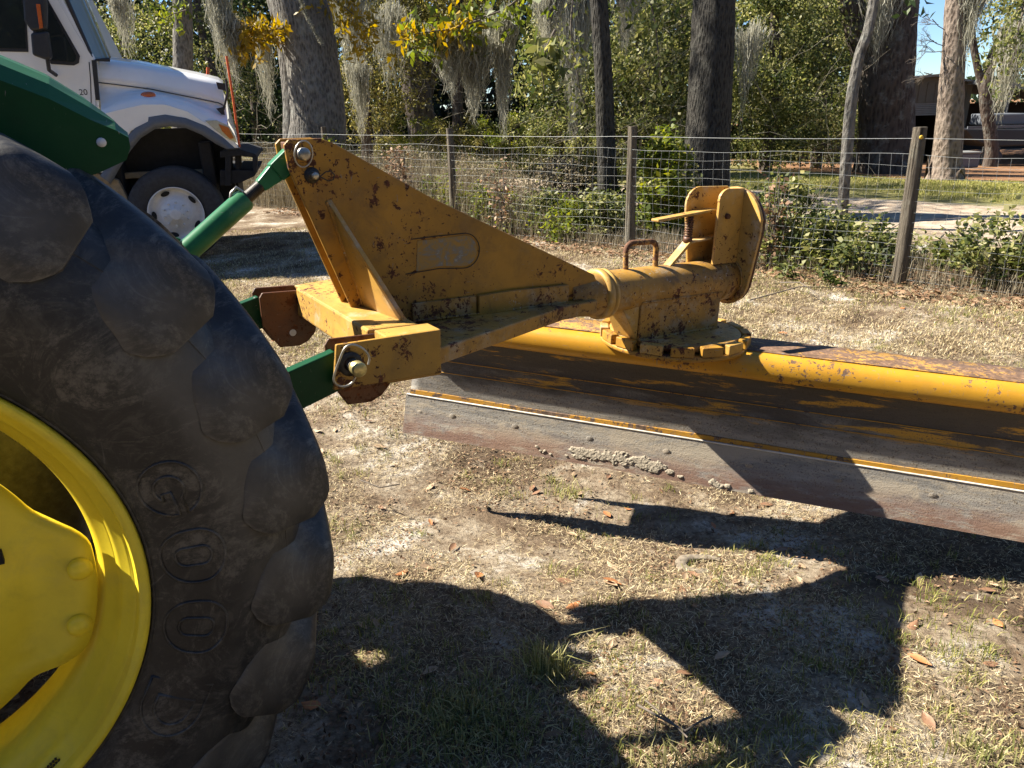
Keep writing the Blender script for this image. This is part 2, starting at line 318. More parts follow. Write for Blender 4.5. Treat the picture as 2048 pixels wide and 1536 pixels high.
# ------------------------------------------------------------ object helpers
def tagp(o, label=None, cat=None, group=None, kind=None):
    if label: o['label'] = label
    if cat: o['category'] = cat
    if group: o['group'] = group
    if kind: o['kind'] = kind
    return o
def empty(name, loc=(0, 0, 0), mat=None, **k):
    o = bpy.data.objects.new(name, None); COL.objects.link(o); o.empty_display_size = .2
    if mat is not None: o.matrix_world = mat
    else: o.location = loc
    return tagp(o, **k)
class MB:
    def __init__(s): s.v = []; s.f = []; s.sm = []
    def add(s, vs, fs, smooth=False):
        b = len(s.v); s.v += [tuple(float(c) for c in p) for p in vs]; s.f += [tuple(b + i for i in f) for f in fs]; s.sm += [smooth] * len(fs)
        return s
    def box(s, lo, hi):
        x0, y0, z0 = lo; x1, y1, z1 = hi
        return s.add([(x0, y0, z0), (x1, y0, z0), (x1, y1, z0), (x0, y1, z0), (x0, y0, z1), (x1, y0, z1), (x1, y1, z1), (x0, y1, z1)],
                     [(0, 3, 2, 1), (4, 5, 6, 7), (0, 1, 5, 4), (1, 2, 6, 5), (2, 3, 7, 6), (3, 0, 4, 7)])
    def hexa(s, p):      # eight corners, bottom ring then top ring
        return s.add(p, [(0, 3, 2, 1), (4, 5, 6, 7), (0, 1, 5, 4), (1, 2, 6, 5), (2, 3, 7, 6), (3, 0, 4, 7)])
    def prism(s, poly, lo, hi, axis=1):
        n = len(poly)
        def pt(a, b, c): return {0: (c, a, b), 1: (a, c, b), 2: (a, b, c)}[axis]
        vs = [pt(a, b, lo) for a, b in poly] + [pt(a, b, hi) for a, b in poly]
        fs = [tuple(range(n)), tuple(range(2 * n - 1, n - 1, -1))] + [(i, i + n, (i + 1) % n + n, (i + 1) % n) for i in range(n)]
        return s.add(vs, fs)
    def tube(s, pts, r, seg=10, smooth=True, closed=False, flat=1.0):
        pts = [Vector(p) for p in pts]; n = len(pts); rs = r if hasattr(r, '__len__') else [r] * n
        vs = []; ref = Vector((0, 0, 1)); prev = None
        for i, p in enumerate(pts):
            if closed: t = pts[(i + 1) % n] - pts[i - 1]
            else: t = pts[min(i + 1, n - 1)] - pts[max(i - 1, 0)]
            t.normalize()
            if prev is None:
                a = t.cross(ref)
                if a.length < .1: a = t.cross(Vector((1, 0, 0)))
            else: a = prev - t * prev.dot(t)
            a.normalize(); prev = a; b = t.cross(a)
            for k in range(seg):
                an = 2 * math.pi * k / seg; vs.append(p + (a * math.cos(an) + b * math.sin(an) * flat) * rs[i])
        fs = []
        for i in range(n if closed else n - 1):
            j = (i + 1) % n
            for k in range(seg):
                k2 = (k + 1) % seg; fs.append((i * seg + k, i * seg + k2, j * seg + k2, j * seg + k))
        s.add(vs, fs, smooth)
        if not closed:
            s.add(vs[:seg], [tuple(range(seg - 1, -1, -1))]); s.add(vs[-seg:], [tuple(range(seg))])
        return s
    def lathe(s, prof, axis=1, c=(0, 0, 0), seg=96, smooth=True, a0=0, a1=2 * math.pi):
        # prof: list of (along axis, radius)
        full = abs(a1 - a0 - 2 * math.pi) < 1e-6; ns = seg if full else seg + 1; vs = []
        for k in range(ns):
            a = a0 + (a1 - a0) * k / seg; ca, sa = math.cos(a), math.sin(a)
            for q, r in prof:
                p = {0: (q, r * ca, r * sa), 1: (r * ca, q, r * sa), 2: (r * ca, r * sa, q)}[axis]
                vs.append((p[0] + c[0], p[1] + c[1], p[2] + c[2]))
        n = len(prof); fs = []
        for k in range(seg):
            k2 = (k + 1) % ns
            for i in range(n - 1): fs.append((k * n + i, k * n + i + 1, k2 * n + i + 1, k2 * n + i))
        return s.add(vs, fs, smooth)
    def mesh(s, name):
        me = bpy.data.meshes.new(name); me.from_pydata(s.v, [], s.f); me.polygons.foreach_set('use_smooth', s.sm)
        bm = bmesh.new(); bm.from_mesh(me); bmesh.ops.recalc_face_normals(bm, faces=bm.faces); bm.to_mesh(me); bm.free()
        me.update(); return me
    def build(s, name, mat, parent=None, bevel=0, **k):
        o = bpy.data.objects.new(name, s.mesh(name)); COL.objects.link(o); o.data.materials.append(mat)
        if parent is not None: o.parent = parent
        if bevel:
            bv = o.modifiers.new('bevel', 'BEVEL'); bv.width = bevel; bv.segments = 2; bv.limit_method = 'ANGLE'; bv.angle_limit = R(35)
        return tagp(o, **k)
def arc(cx, cy, r, a0, a1, n=8):
    return [(cx + r * math.cos(R(a0 + (a1 - a0) * i / n)), cy + r * math.sin(R(a0 + (a1 - a0) * i / n))) for i in range(n + 1)]
def np_mesh(name, v, quads, mat, tone=None, parent=None, smooth=False, tris=False, **k):
    me = bpy.data.meshes.new(name); nv = len(v); c = 3 if tris else 4; nf = len(quads)
    me.vertices.add(nv); me.vertices.foreach_set('co', np.asarray(v, np.float32).ravel())
    me.loops.add(nf * c); me.loops.foreach_set('vertex_index', np.asarray(quads, np.int32).ravel())
    me.polygons.add(nf); me.polygons.foreach_set('loop_start', np.arange(0, nf * c, c, dtype=np.int32))
    if smooth: me.polygons.foreach_set('use_smooth', np.ones(nf, bool))
    me.update(calc_edges=True)
    if tone is not None:
        at_ = me.attributes.new('tone', 'FLOAT', 'POINT'); at_.data.foreach_set('value', np.asarray(tone, np.float32))
    o = bpy.data.objects.new(name, me); COL.objects.link(o); me.materials.append(mat)
    if parent is not None: o.parent = parent
    return tagp(o, **k)
def unit(a): return a / np.maximum(np.linalg.norm(a, axis=-1, keepdims=True), 1e-9)
def leaves(name, pts, size, mat, tone=None, aspect=.5, up=0.0, parent=None, flat=0.0, **k):
    n = len(pts); pts = np.asarray(pts, float)
    d = rng.normal(size=(n, 3)); d[:, 2] = d[:, 2] * (1 - flat) + up; d = unit(d)
    nn = rng.normal(size=(n, 3)); nn[:, 2] += flat * 6; s = unit(np.cross(d, nn)); nn = unit(np.cross(s, d))
    L = (size * rng.uniform(.6, 1.35, n))[:, None]
    v = np.empty((n, 4, 3)); v[:, 0] = pts - d * L * .5; v[:, 2] = pts + d * L * .5
    fold = rng.uniform(-.12, .22, n)[:, None]
    v[:, 1] = pts + s * L * aspect * .5 + nn * L * fold; v[:, 3] = pts - s * L * aspect * .5 + nn * L * fold
    q = np.arange(n * 4).reshape(n, 4)
    if tone is None: tone = rng.beta(2, 2.4, n)
    return np_mesh(name, v.reshape(-1, 3), q, mat, np.repeat(tone, 4), parent, **k)
def blades(name, base, h, wd, mat, tone=None, lean=.5, parent=None, seg=1, **k):
    n = len(base); base = np.asarray(base, float); az = rng.uniform(0, 2 * math.pi, n)
    H = (h * rng.uniform(.45, 1.3, n)) if np.ndim(h) == 0 else h
    ln = np.abs(rng.normal(0, lean, n)); side = np.stack([-np.sin(az), np.cos(az), np.zeros(n)], 1) * (wd * rng.uniform(.6, 1.4, n))[:, None] * .5
    out = np.stack([np.cos(az), np.sin(az), np.zeros(n)], 1)
    mid = base + out * (H * ln * .35)[:, None] + np.array([0, 0, 1]) * (H * .6)[:, None]
    tip = base + out * (H * ln)[:, None] + np.array([0, 0, 1]) * (H / np.sqrt(1 + ln ** 2))[:, None]
    v = np.empty((n, 5, 3)); v[:, 0] = base - side; v[:, 1] = base + side; v[:, 2] = mid + side * .8; v[:, 3] = mid - side * .8; v[:, 4] = tip
    i = np.arange(n)[:, None] * 5
    t = np.concatenate([i + [0, 1, 2], i + [0, 2, 3], i + [3, 2, 4]])
    if tone is None: tone = rng.beta(2, 2, n)
    return np_mesh(name, v.reshape(-1, 3), t, mat, np.repeat(tone, 5), parent, tris=True, **k)

# ------------------------------------------------------------ ground
P0 = np.array([3.56, 6.63]); FD = np.array([-.743, .669]); FN = np.array([.669, .743])   # fence line, along and across
def fpt(t, s): return P0 + FD * t + FN * s
def gz(x, y):
    x = np.asarray(x, float); y = np.asarray(y, float)
    s = x * FN[0] + y * FN[1]
    z = -.055 * np.clip(s - 17, 0, 18)
    near = np.exp(-((x ** 2 + (y - 4) ** 2) / 400))
    b = .010 * np.sin(2.1 * x + .7 * y) + .008 * np.sin(3.3 * y - 1.2 * x + 1) + .006 * np.sin(7 * x + 5 * y) + .004 * np.sin(13 * x - 9 * y) - .012
    b = b - .17 * np.exp(-(((x - .5) / 1.7) ** 2 + ((y - 3.1) / 1.0) ** 2))
    rut = -.05 * np.exp(-((s - 11.2) / .28) ** 2) - .05 * np.exp(-((s - 12.7) / .28) ** 2)
    return z + b * near + rut
def build_ground():
    def axis(lo, hi, c, fine, coarse_n):
        a = np.arange(c[0], c[1], fine)
        l = c[0] - np.geomspace(fine, c[0] - lo, coarse_n)[::-1]; r = c[1] + np.geomspace(fine, hi - c[1], coarse_n)
        return np.concatenate([l, a, r])
    xs = axis(-260, 260, (-3.0, 5.0), .04, 34); ys = axis(-60, 400, (.6, 7.5), .04, 36)
    X, Y = np.meshgrid(xs, ys); Z = gz(X, Y)
    near = ((X > -4) & (X < 6) & (Y < 9))
    Z = Z + near * rng.normal(0, .0028, X.shape)
    v = np.stack([X, Y, Z], -1).reshape(-1, 3); nx, ny = len(xs), len(ys)
    i = np.arange(ny - 1)[:, None] * nx + np.arange(nx - 1)[None]; q = np.stack([i, i + 1, i + nx + 1, i + nx], -1).reshape(-1, 4)
    np_mesh('ground', v, q, M['ground'], smooth=True, kind='structure')
build_ground()

# ------------------------------------------------------------ tractor
def frame(theta, tau, origin):
    a, t = R(theta), R(tau)
    u = Vector((math.sin(a) * math.cos(t), math.cos(a) * math.cos(t), -math.sin(t))); v = Vector((-math.cos(a), math.sin(a), 0)); w = u.cross(v)
    o = u * origin[0] + v * origin[1] + w * origin[2]
    m = Matrix.Identity(4)
    for i in range(3): m[i][0] = u[i]; m[i][1] = v[i]; m[i][2] = w[i]; m[i][3] = o[i]
    return m
TO = (-.452, 2.04, 0.0)     # tractor: under the middle of the rear axle; local x rearwards, y to the far side
tractor = empty('tractor', mat=frame(58, 0, TO), label='green tractor with yellow wheels, rear end hitched to the grader blade', cat='tractor')
def TL(u, v, w): return (u - TO[0], v - TO[1], w)

WC = .856
def carcass(t):             # near-side half profile, t from 0 (bead) to 1 (tread centre): (offset from tyre centre outward, radius)
    pts = [(.135, .480), (.163, .515), (.186, .575), (.190, .635), (.176, .695), (.150, .745), (.112, .778), (.055, .796), (0, .803)]
    x = t * (len(pts) - 1); i = min(int(x), len(pts) - 2); f = x - i
    g = lambda k: np.array(pts[max(0, min(len(pts) - 1, k))]) if k >= 0 else 2 * np.array(pts[0]) - np.array(pts[1])
    a, b, c, d = g(i - 1), g(i), g(i + 1), g(i + 2)
    return .5 * ((2 * b) + (-a + c) * f + (2 * a - 5 * b + 4 * c - d) * f * f + (-a + 3 * b - 3 * c + d) * f ** 3)
def tyre_mesh():
    prof = [tuple(carcass(k / 40)) for k in range(41)]
    full = [(-o, r) for o, r in prof] + [(o, r) for o, r in prof[::-1][1:]]
    mb = MB().lathe(full, 1, seg=160)
    # moulded rings on the outer wall
    for tt, rr_ in ((.065, .004), (.60, .0018)):
        o, r = carcass(tt); mb.lathe([(-o + .003, r - rr_), (-o - rr_ * .7, r), (-o + .003, r + rr_)], 1, seg=160)
    return mb
def lug_mesh(side):         # side -1: outer wall half (towards small y)
    NI = 26
    # across the bar: small angle side is the sharp leading edge, the other side eases into the wall
    prof_j = [(-.53, -.2), (-.50, .0), (-.470, .93), (-.44, 1.0), (-.15, 1.0), (.10, .97), (.28, .86), (.46, .60), (.62, .28), (.74, .06), (.80, -.15)]
    vs = []; NJ = len(prof_j)
    for i in range(NI):
        a = i / (NI - 1)
        t = .44 + .56 * a
        o, r = carcass(t); o2, r2 = carcass(min(1, t + .01)); o1, r1 = carcass(t - .01)
        tg = np.array([o2 - o1, r2 - r1]); tg /= np.linalg.norm(tg); nrm = np.array([abs(tg[1]), abs(tg[0])])
        # bar crest runs straight from low on the wall to a squarish shoulder, then over the tread
        crest = np.array([np.interp(a, [0, .10, .50, .56, 1], [.1885, .1900, .158, .140, 0]), np.interp(a, [0, .10, .50, .56, 1], [.660, .692, .831, .840, .852])])
        base = np.array([o, r])
        wid = R(9.4) * min(1, math.sqrt(max(0, a) / .15 + .01)) * (1 - .45 * max(0, (a - .52)) / .48)
        cen = R(16) * max(0, a - .40) ** 1.1 / .6 + R(4.6)
        for j, (c, h) in enumerate(prof_j):
            q = base + (crest - base) * h if h > 0 else base + nrm * h * .02
            if c > 0: c = c * float(np.interp(a, [.42, .62], [1, .74]))
            an = cen + wid * c + R(1.6) * (1 - a) * (1 if c > 0 else 0) * c
            vs.append((q[1] * math.cos(an), side * q[0], q[1] * math.sin(an)))
    fs = []
    for i in range(NI - 1):
        for j in range(NJ - 1):
            k = i * NJ + j; fs.append((k, k + 1, k + NJ + 1, k + NJ))
    fs.append(tuple((NI - 1) * NJ + j for j in range(NJ)))
    return MB().add(vs, fs, True).mesh('lug')
lug_near, lug_far = lug_mesh(-1), lug_mesh(1)
for me in (lug_near, lug_far): me.materials.append(M['rubber'])

def letter_paths():         # rounded outline letters in a 1 x 1 cell, x along reading direction, y up
    def rrect(x0, y0, x1, y1, r, n=6):
        P = []
        for cx, cy, a0 in ((x1 - r, y1 - r, 0), (x0 + r, y1 - r, 90), (x0 + r, y0 + r, 180), (x1 - r, y0 + r, 270)): P += arc(cx, cy, r, a0, a0 + 90, n)
        return P
    O = [(rrect(0, 0, .92, 1, .44), True), (rrect(.30, .22, .62, .78, .155), True)]
    G = [([(.92, .62)] + arc(.48, .52, .46, 20, 340, 26) + [(.92, .36), (.92, .50), (.52, .50), (.52, .36), (.64, .36)] + arc(.47, .50, .22, 320, 40, 16)[::1] + [(.66, .62), (.92, .62)], True)]
    D = [([(0, 0), (.45, 0)] + arc(.45, .5, .5, -90, 90, 16)[1:-1] + [(.45, 1), (0, 1), (0, 0)], True), ([(.28, .2), (.45, .2)] + arc(.45, .5, .3, -90, 90, 10)[1:-1] + [(.45, .8), (.28, .8), (.28, .2)], True)]
    return {'G': G, 'O': O, 'D': D}
def wall_offset(r):         # outward offset of the carcass wall at a radius
    best = min((abs(carcass(k / 200)[1] - r), carcass(k / 200)[0]) for k in range(0, 140)); return best[1]
def make_wheel(vc, near):
    w = MB()
    # rim: flange, bead seat, drop barrel
    prof = [(-.150, .472), (-.158, .480), (-.157, .489), (-.148, .492), (-.141, .484), (-.137, .470), (-.120, .464), (-.110, .452), (-.100, .447), (-.085, .444), (-.072, .428), (-.045, .418),
            (.04, .418), (.075, .430), (.10, .447), (.12, .464), (.148, .492), (.157, .489), (.12, .475), (.05, .440), (-.05, .440), (-.10, .462), (-.150, .472)]
    w.lathe(prof, 1, seg=140)
    rim = w.build('rear_wheel', M['wheel_yellow'], tractor); rim.location = (0, vc - TO[1], WC)
    tyre_mesh().build('tyre', M['rubber'], rim)
    for k in range(22):
        for sd, me, ph in ((-1, lug_near, 0), (1, lug_far, 8.18)):
            l = bpy.data.objects.new('lug', me); COL.objects.link(l); l.parent = rim
            es = l.modifiers.new('crisp', 'EDGE_SPLIT'); es.split_angle = R(38)
            # mirrored bars run the same way round
            l.rotation_euler = (0, -R(16.36 * k - .6 + ph), 0)
    # dished centre disc with bolted ears
    mb = MB(); NS = 180; rings = [.0, .06, .10, .16, .22, .27, .31, .345, .375]
    def outer(a):
        d = abs((a - R(-12) + math.pi / 4) % (math.pi / 2) - math.pi / 4); d = math.degrees(d)
        x = min(1, max(0, (d - 13.5) / 17)); x = x * x * (3 - 2 * x); return .413 - .062 * x - .01 * max(0, d - 30) / 15
    def depth(r): return np.interp(r, [0, .1, .16, .24, .30, .345, .38, .42], [-.055, -.055, -.072, -.066, -.040, -.034, -.058, -.062])
    vs = []
    for k in range(NS):
        a = 2 * math.pi * k / NS; ro = outer(a)
        for q in [x * ro / .375 for x in rings]:
            vs.append((q * math.cos(a), depth(q), q * math.sin(a)))
    n = len(rings); fs = [(k * n + i, k * n + i + 1, ((k + 1) % NS) * n + i + 1, ((k + 1) % NS) * n + i) for k in range(NS) for i in range(n - 1)]
    mb.add(vs, fs, True)
    disc = mb.build('wheel_disc', M['wheel_yellow'], rim)
    so = disc.modifiers.new('thick', 'SOLIDIFY'); so.thickness = .012; so.offset = 0
    b = MB(); b.box((.262, -.072, .03), (.284, -.056, .052)); b.build('square_hole', M['cavity'], rim)
    for e in range(4):
        for d in (-8.6, 8.6):
            a = R(-12 + 90 * e + d); q = .388; bm_ = MB().lathe([(-.066, .021), (-.074, .020), (-.079, .013), (-.081, .0001)], 1, seg=20)
            o = bm_.build('wheel_bolt', M['wheel_yellow'], rim); o.location = (q * math.cos(a), 0, q * math.sin(a))
    if near:
        L = letter_paths()
        for ch, phi in (('G', 14.4), ('O', -.2), ('O', -15.2), ('D', -32.5)):
            for path, cl in L[ch]:
                pts = []
                for (x, y) in path:
                    r = .513 + .105 * y; an = R(phi + 5.6) - (x * .118) / .57
                    pts.append((r * math.cos(an), -(wall_offset(r) + .0005), r * math.sin(an)))
                MB().tube(pts, .0029, 6, closed=True).build('raised_letter', M['rubber'], rim)
        # small stamp near the bottom of the rim
        st = MB()
        for k in range(7):
            a = R(-57.2 + .72 * k); 
            for j in range(2): 
                r = .456 + .007 * j; p = (r * math.cos(a), -.1200 , r * math.sin(a)); st.box((p[0] - .002, p[1] - .0012 , p[2] - .0028), (p[0] + .002, p[1] + .001, p[2] + .0028))
        st.build('stamp', M['dark_steel'], rim)
    return rim
near_wheel = make_wheel(1.46, True)
far_wheel = make_wheel(2.66, False); far_wheel.location.x -= .03

# axle, rear housing and rockshaft
mb = MB(); mb.tube([TL(-.452, 1.50, WC), TL(-.452, 2.60, WC)], .075, 20); mb.build('axle', M['dark_steel'], tractor)
mb = MB(); mb.prism([(-.55, -.30), (.16, -.27), (.22, -.1), (.22, .28), (.05, .36), (-.55, .36)], -.23, .23, 1)
o = mb.build('rear_housing', M['green'], tractor, bevel=.02); o.location = (0, 0, WC)
mb = MB(); mb.box((-1.9, -.26, .62), (-.56, .26, 1.28)); mb.build('transmission_housing', M['green'], tractor, bevel=.03)
mb = MB(); mb.lathe([(-.10, .0), (-.10, .22), (-.06, .40), (.0, .44), (.10, .44), (.12, .3), (.2, .25)], 1, seg=60, c=(0, -.26, WC)); mb.build('final_drive', M['dark_steel'], tractor)

# fenders: outer face, sloping shoulder band, top and rear edge
def fender(v0, v1, du=0):
    TL = lambda u, v, w: (u + du - TO[0], v - TO[1], w)
    lo = [(-1.9, 1.36), (-1.2, 1.74), (-.62, 1.83), (-.25, 1.755), (-.002, 1.656), (.058, 1.628), (.108, 1.596), (.143, 1.578), (.160, 1.566)]
    hi = [(-1.85, 1.42), (-1.18, 1.81), (-.60, 1.89), (-.23, 1.80), (.004, 1.694), (.068, 1.662), (.120, 1.622), (.150, 1.594), (.166, 1.572)]
    bot = [(.160, 1.550), (.150, 1.530), (.105, 1.512), (.06, 1.50), (-.1, 1.43), (-.45, 1.40), (-.9, 1.30), (-1.7, 1.10)]
    s = 1 if v1 > v0 else -1
    mb = MB(); poly = lo + bot
    mb.add([TL(a, v0, b) for a, b in poly] + [TL(a, v0 + .012 * s, b) for a, b in poly],
           [tuple(range(len(poly))), tuple(range(2 * len(poly) - 1, len(poly) - 1, -1))] + [(i, (i + 1) % len(poly), (i + 1) % len(poly) + len(poly), i + len(poly)) for i in range(len(poly))])
    side = mb.build('fender', M['green'], tractor)
    n = len(lo); mb = MB()
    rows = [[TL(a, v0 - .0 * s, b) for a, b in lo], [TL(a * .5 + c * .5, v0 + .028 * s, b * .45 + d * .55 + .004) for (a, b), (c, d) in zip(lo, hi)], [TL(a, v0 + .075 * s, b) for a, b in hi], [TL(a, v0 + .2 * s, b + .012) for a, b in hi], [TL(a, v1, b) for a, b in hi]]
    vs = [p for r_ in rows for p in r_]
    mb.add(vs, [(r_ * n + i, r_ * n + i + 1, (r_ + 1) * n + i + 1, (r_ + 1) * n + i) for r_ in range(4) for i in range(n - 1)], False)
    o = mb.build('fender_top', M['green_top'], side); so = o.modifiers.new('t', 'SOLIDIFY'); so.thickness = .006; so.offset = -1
    if s > 0:
        a, b = .118, 1.560; MB().lathe([(-.003, .0001), (-.003, .0075), (0, .0075)], 1, seg=14, c=TL(a, v0, b)).build('daylight_spot', M['white_wheel'], side)  # white disc standing for daylight seen through a hole
fender(1.45, 1.85); fender(2.63, 2.24, du=-.30)

# lower links and top link (local to the tractor)
def lower_link(v, z_off=0):
    mb = MB(); 
    A = TL(.535, v, 1.002); B = TL(.02, v, .872)
    d = Vector(B) - Vector(A); d.normalize(); nrm = Vector((-d.z, 0, d.x));
    A2 = Vector(A) - d * .02
    p = []
    for yo in (-.016, .016):
        for q, h in ((A2, .050), (Vector(B), .058)):
            p += [q + nrm * h + Vector((0, yo, 0)), q - nrm * h + Vector((0, yo, 0))]
    mb.hexa([p[0], p[1], p[3], p[2], p[4], p[5], p[7], p[6]])
    o = mb.build('lower_link', M['green'], tractor, bevel=.004)
    return o
lower_link(1.688); lower_link(2.38)

# ------------------------------------------------------------ grader blade implement
IO = (2.0, 2.03, .26)
imp = empty('grader_blade', mat=frame(58, 3, IO), label='worn yellow rear grader blade lifted just off the sandy ground behind the tractor', cat='grader blade')
def IL(u, v, w): return (u - IO[0], v - IO[1], w - IO[2])
def iprism(poly, lo, hi, name, mat, parent=imp, bevel=.003, axis=1, **k):
    mb = MB()
    if axis == 1: mb.prism([(a - IO[0], b - IO[2]) for a, b in poly], lo - IO[1], hi - IO[1], 1)
    elif axis == 0: mb.prism([(a - IO[1], b - IO[2]) for a, b in poly], lo - IO[0], hi - IO[0], 0)
    else: mb.prism([(a - IO[0], b - IO[1]) for a, b in poly], lo - IO[2], hi - IO[2], 2)
    return mb.build(name, mat, parent, bevel=bevel, **k)
def child(mb, name, mat, parent, bevel=0, **k): return mb.build(name, mat, parent, bevel=bevel, **k)

# mast: two tall triangular plates
mast = [(.493, 1.549), (.506, 1.562), (.590, 1.566), (.627, 1.553), (.907, 1.407), (1.530, 1.128), (1.545, 1.10), (1.50, 1.035), (.80, 1.035), (.685, 1.035), (.672, 1.06), (.648, 1.112), (.500, 1.49)]
mp_ = iprism(mast, 1.984, 1.996, 'mast_plate', M['yellow_mast'])
iprism(mast, 2.060, 2.072, 'mast_plate', M['yellow_mast'])
# two floor bars welded along the foot of the near plate
iprism([(.835, 1.040), (1.055, 1.040), (1.055, 1.104), (.835, 1.102)], 1.972, 1.9835, 'weld_bar', M['yellow_tube'], mp_)
iprism([(1.060, 1.030), (1.17, 1.030), (1.41, 1.030), (1.41, 1.107), (1.17, 1.109), (1.060, 1.104)], 1.966, 1.9835, 'weld_bar', M['yellow_tube'], mp_)
# worn oval decal patch: thin raised remains of a plate
def patch_mat():
    mt, nt, b = new_mat('scraped_decal'); co = N(nt, 'ShaderNodeTexCoord').outputs['Object']
    a = noise(nt, co, 20, 8, .75, .6); c = ramp(nt, a, [(.35, (.42, .22, .03)), (.48, (.30, .20, .07)), (.56, (.20, .19, .16)), (.66, (.42, .38, .28))])
    nt.links.new(c, b.inputs['Base Color']); b.inputs['Roughness'].default_value = .8; bump(nt, b, a, .4, .002); return mt
M['patch'] = patch_mat()
cap = [(.93, 1.205)] + [(x, z) for x, z in arc(1.015, 1.245, .046, -95, 85, 10)] + [(.93, 1.287), (.86, 1.283), (.855, 1.196)]
iprism(cap, 1.9825, 1.9838, 'worn_decal', M['patch'], mp_, bevel=0)
rim_pts = [IL(x, 1.9822, z) for x, z in ([(.82, 1.19), (.93, 1.198)] + arc(1.017, 1.245, .053, -95, 85, 12) + [(.93, 1.295), (.84, 1.29)])]
MB().tube(rim_pts, .0013, 5).build('decal_edge', M['dark_steel'], mp_)
# gussets
for sgn, vv0, vv1 in ((-1, 1.9838, 1.765), (1, 2.0722, 2.29)):
    a = [(.596, vv0, 1.408), (.685, vv0, 1.108), (.712, vv1, 1.105)]
    t = Vector((.012, 0, .004)); mb = MB()
    p = [Vector(IL(*q)) for q in a]; p2 = [q + t for q in p]
    mb.add(p + p2, [(0, 1, 2), (5, 4, 3), (0, 3, 4, 1), (1, 4, 5, 2), (2, 5, 3, 0)])
    mb.build('gusset', M['yellow_dusty'], imp, bevel=.002)
def weld(pts, r, parent, name='weld_bead'):
    P_ = [Vector(IL(*p)) for p in pts]; L = sum((P_[i + 1] - P_[i]).length for i in range(len(P_) - 1)); n = max(6, int(L / .006)); out = []
    for k in range(n + 1):
        t = k / n * (len(P_) - 1); i = min(int(t), len(P_) - 2); q = P_[i].lerp(P_[i + 1], t - i); out.append(q + Vector([random.uniform(-.0006, .0006) for _ in range(3)]))
    MB().tube(out, [r * (1 + .28 * math.sin(k * 2.1) + random.uniform(-.12, .12)) for k in range(n + 1)], 6).build(name, M['yellow_tube'], parent)
weld([(.596, 1.983, 1.405), (.684, 1.983, 1.112)], .0042, imp)
weld([(.602, 1.983, 1.400), (.696, 1.983, 1.112)], .0042, imp)
weld([(.690, 1.980, 1.109), (.705, 1.90, 1.109), (.716, 1.775, 1.109)], .0045, imp)
weld([(.835, 1.9715, 1.048), (1.05, 1.9715, 1.046), (1.40, 1.9655, 1.048)], .005, imp)
weld([(1.736, 1.957, 1.012), (1.95, 1.957, 1.012), (2.15, 1.957, 1.012)], .005, imp)
weld([(1.735, 1.957, .872), (1.95, 1.957, .872), (2.15, 1.957, .872)], .006, imp)
weld([(.762, 1.70, .995), (.762, 1.70, 1.04)], .005, imp)
weld([(2.244, 2.03 - .085 * math.cos(a), 1.046 + .085 * math.sin(a)) for a in np.linspace(-2.6, 2.6, 30)], .0055, imp)
# mast top spacer between plates
iprism([(.505, 1.51), (.53, 1.51), (.53, 1.555), (.505, 1.555)], 1.9965, 2.0595, 'spacer', M['rusty'])
# crossbeam: square tube, top at w 1.108
iprism([(.595, 1.108), (.735, 1.108), (.750, 1.095), (.750, .985), (.735, .972), (.665, .972), (.595, 1.02)], 1.7320, 2.3280, 'crossbeam', M['yellow_dusty'], bevel=.006)
# near clevis: long outer plate and rusty inner ear; far clevis: two ears
near_out = iprism([(.479, 1.108), (.752, 1.111), (.757, .994), (.466, .996)], 1.636, 1.648, 'hitch_plate', M['yellow_plate'], label='yellow hitch plate flaked with dark rust')
iprism([(.61, 1.108), (.762, 1.108), (.762, .985), (.61, .985)], 1.6485, 1.7235, 'beam_end', M['yellow_dusty'])
ear = [(.480, 1.085), (.490, 1.100), (.616, 1.098), (.625, 1.085), (.657, .985), (.650, .955), (.625, .928), (.595, .915), (.531, .918), (.482, .995)]
iprism(ear, 1.724, 1.7315, 'hitch_ear', M['rusty'])
iprism(ear, 2.3285, 2.338, 'hitch_ear', M['rusty'])
iprism([(a, b) for a, b in ear], 2.415, 2.425, 'hitch_ear', M['rusty'])
iprism([(.615, 1.098), (.745, 1.108), (.745, .985), (.66, .985)], 2.3385, 2.4145, 'beam_end', M['yellow_dusty'])
# daylight through the ear hole, painted as a white disc for the bore; linch pins and hitch pins
def disc_at(u, v, w, r, th, name, mat, parent, seg=22):
    return MB().lathe([(-th, .0001), (-th, r * .86), (-th * .8, r), (0, r)], 1, seg=seg, c=IL(u, v, w)).build(name, mat, parent)
def ring_at(pts, r, name, mat, parent): return MB().tube([IL(*p) for p in pts], r, 8, closed=False).build(name, mat, parent)
disc_at(.575, 2.3283, .962, .011, .0015, 'bore', M['white_wheel'], imp)
hp = MB().tube([IL(.513, 1.614, 1.056), IL(.513, 1.745, 1.056)], .016, 20).build('hitch_pin', M['steel'], imp)
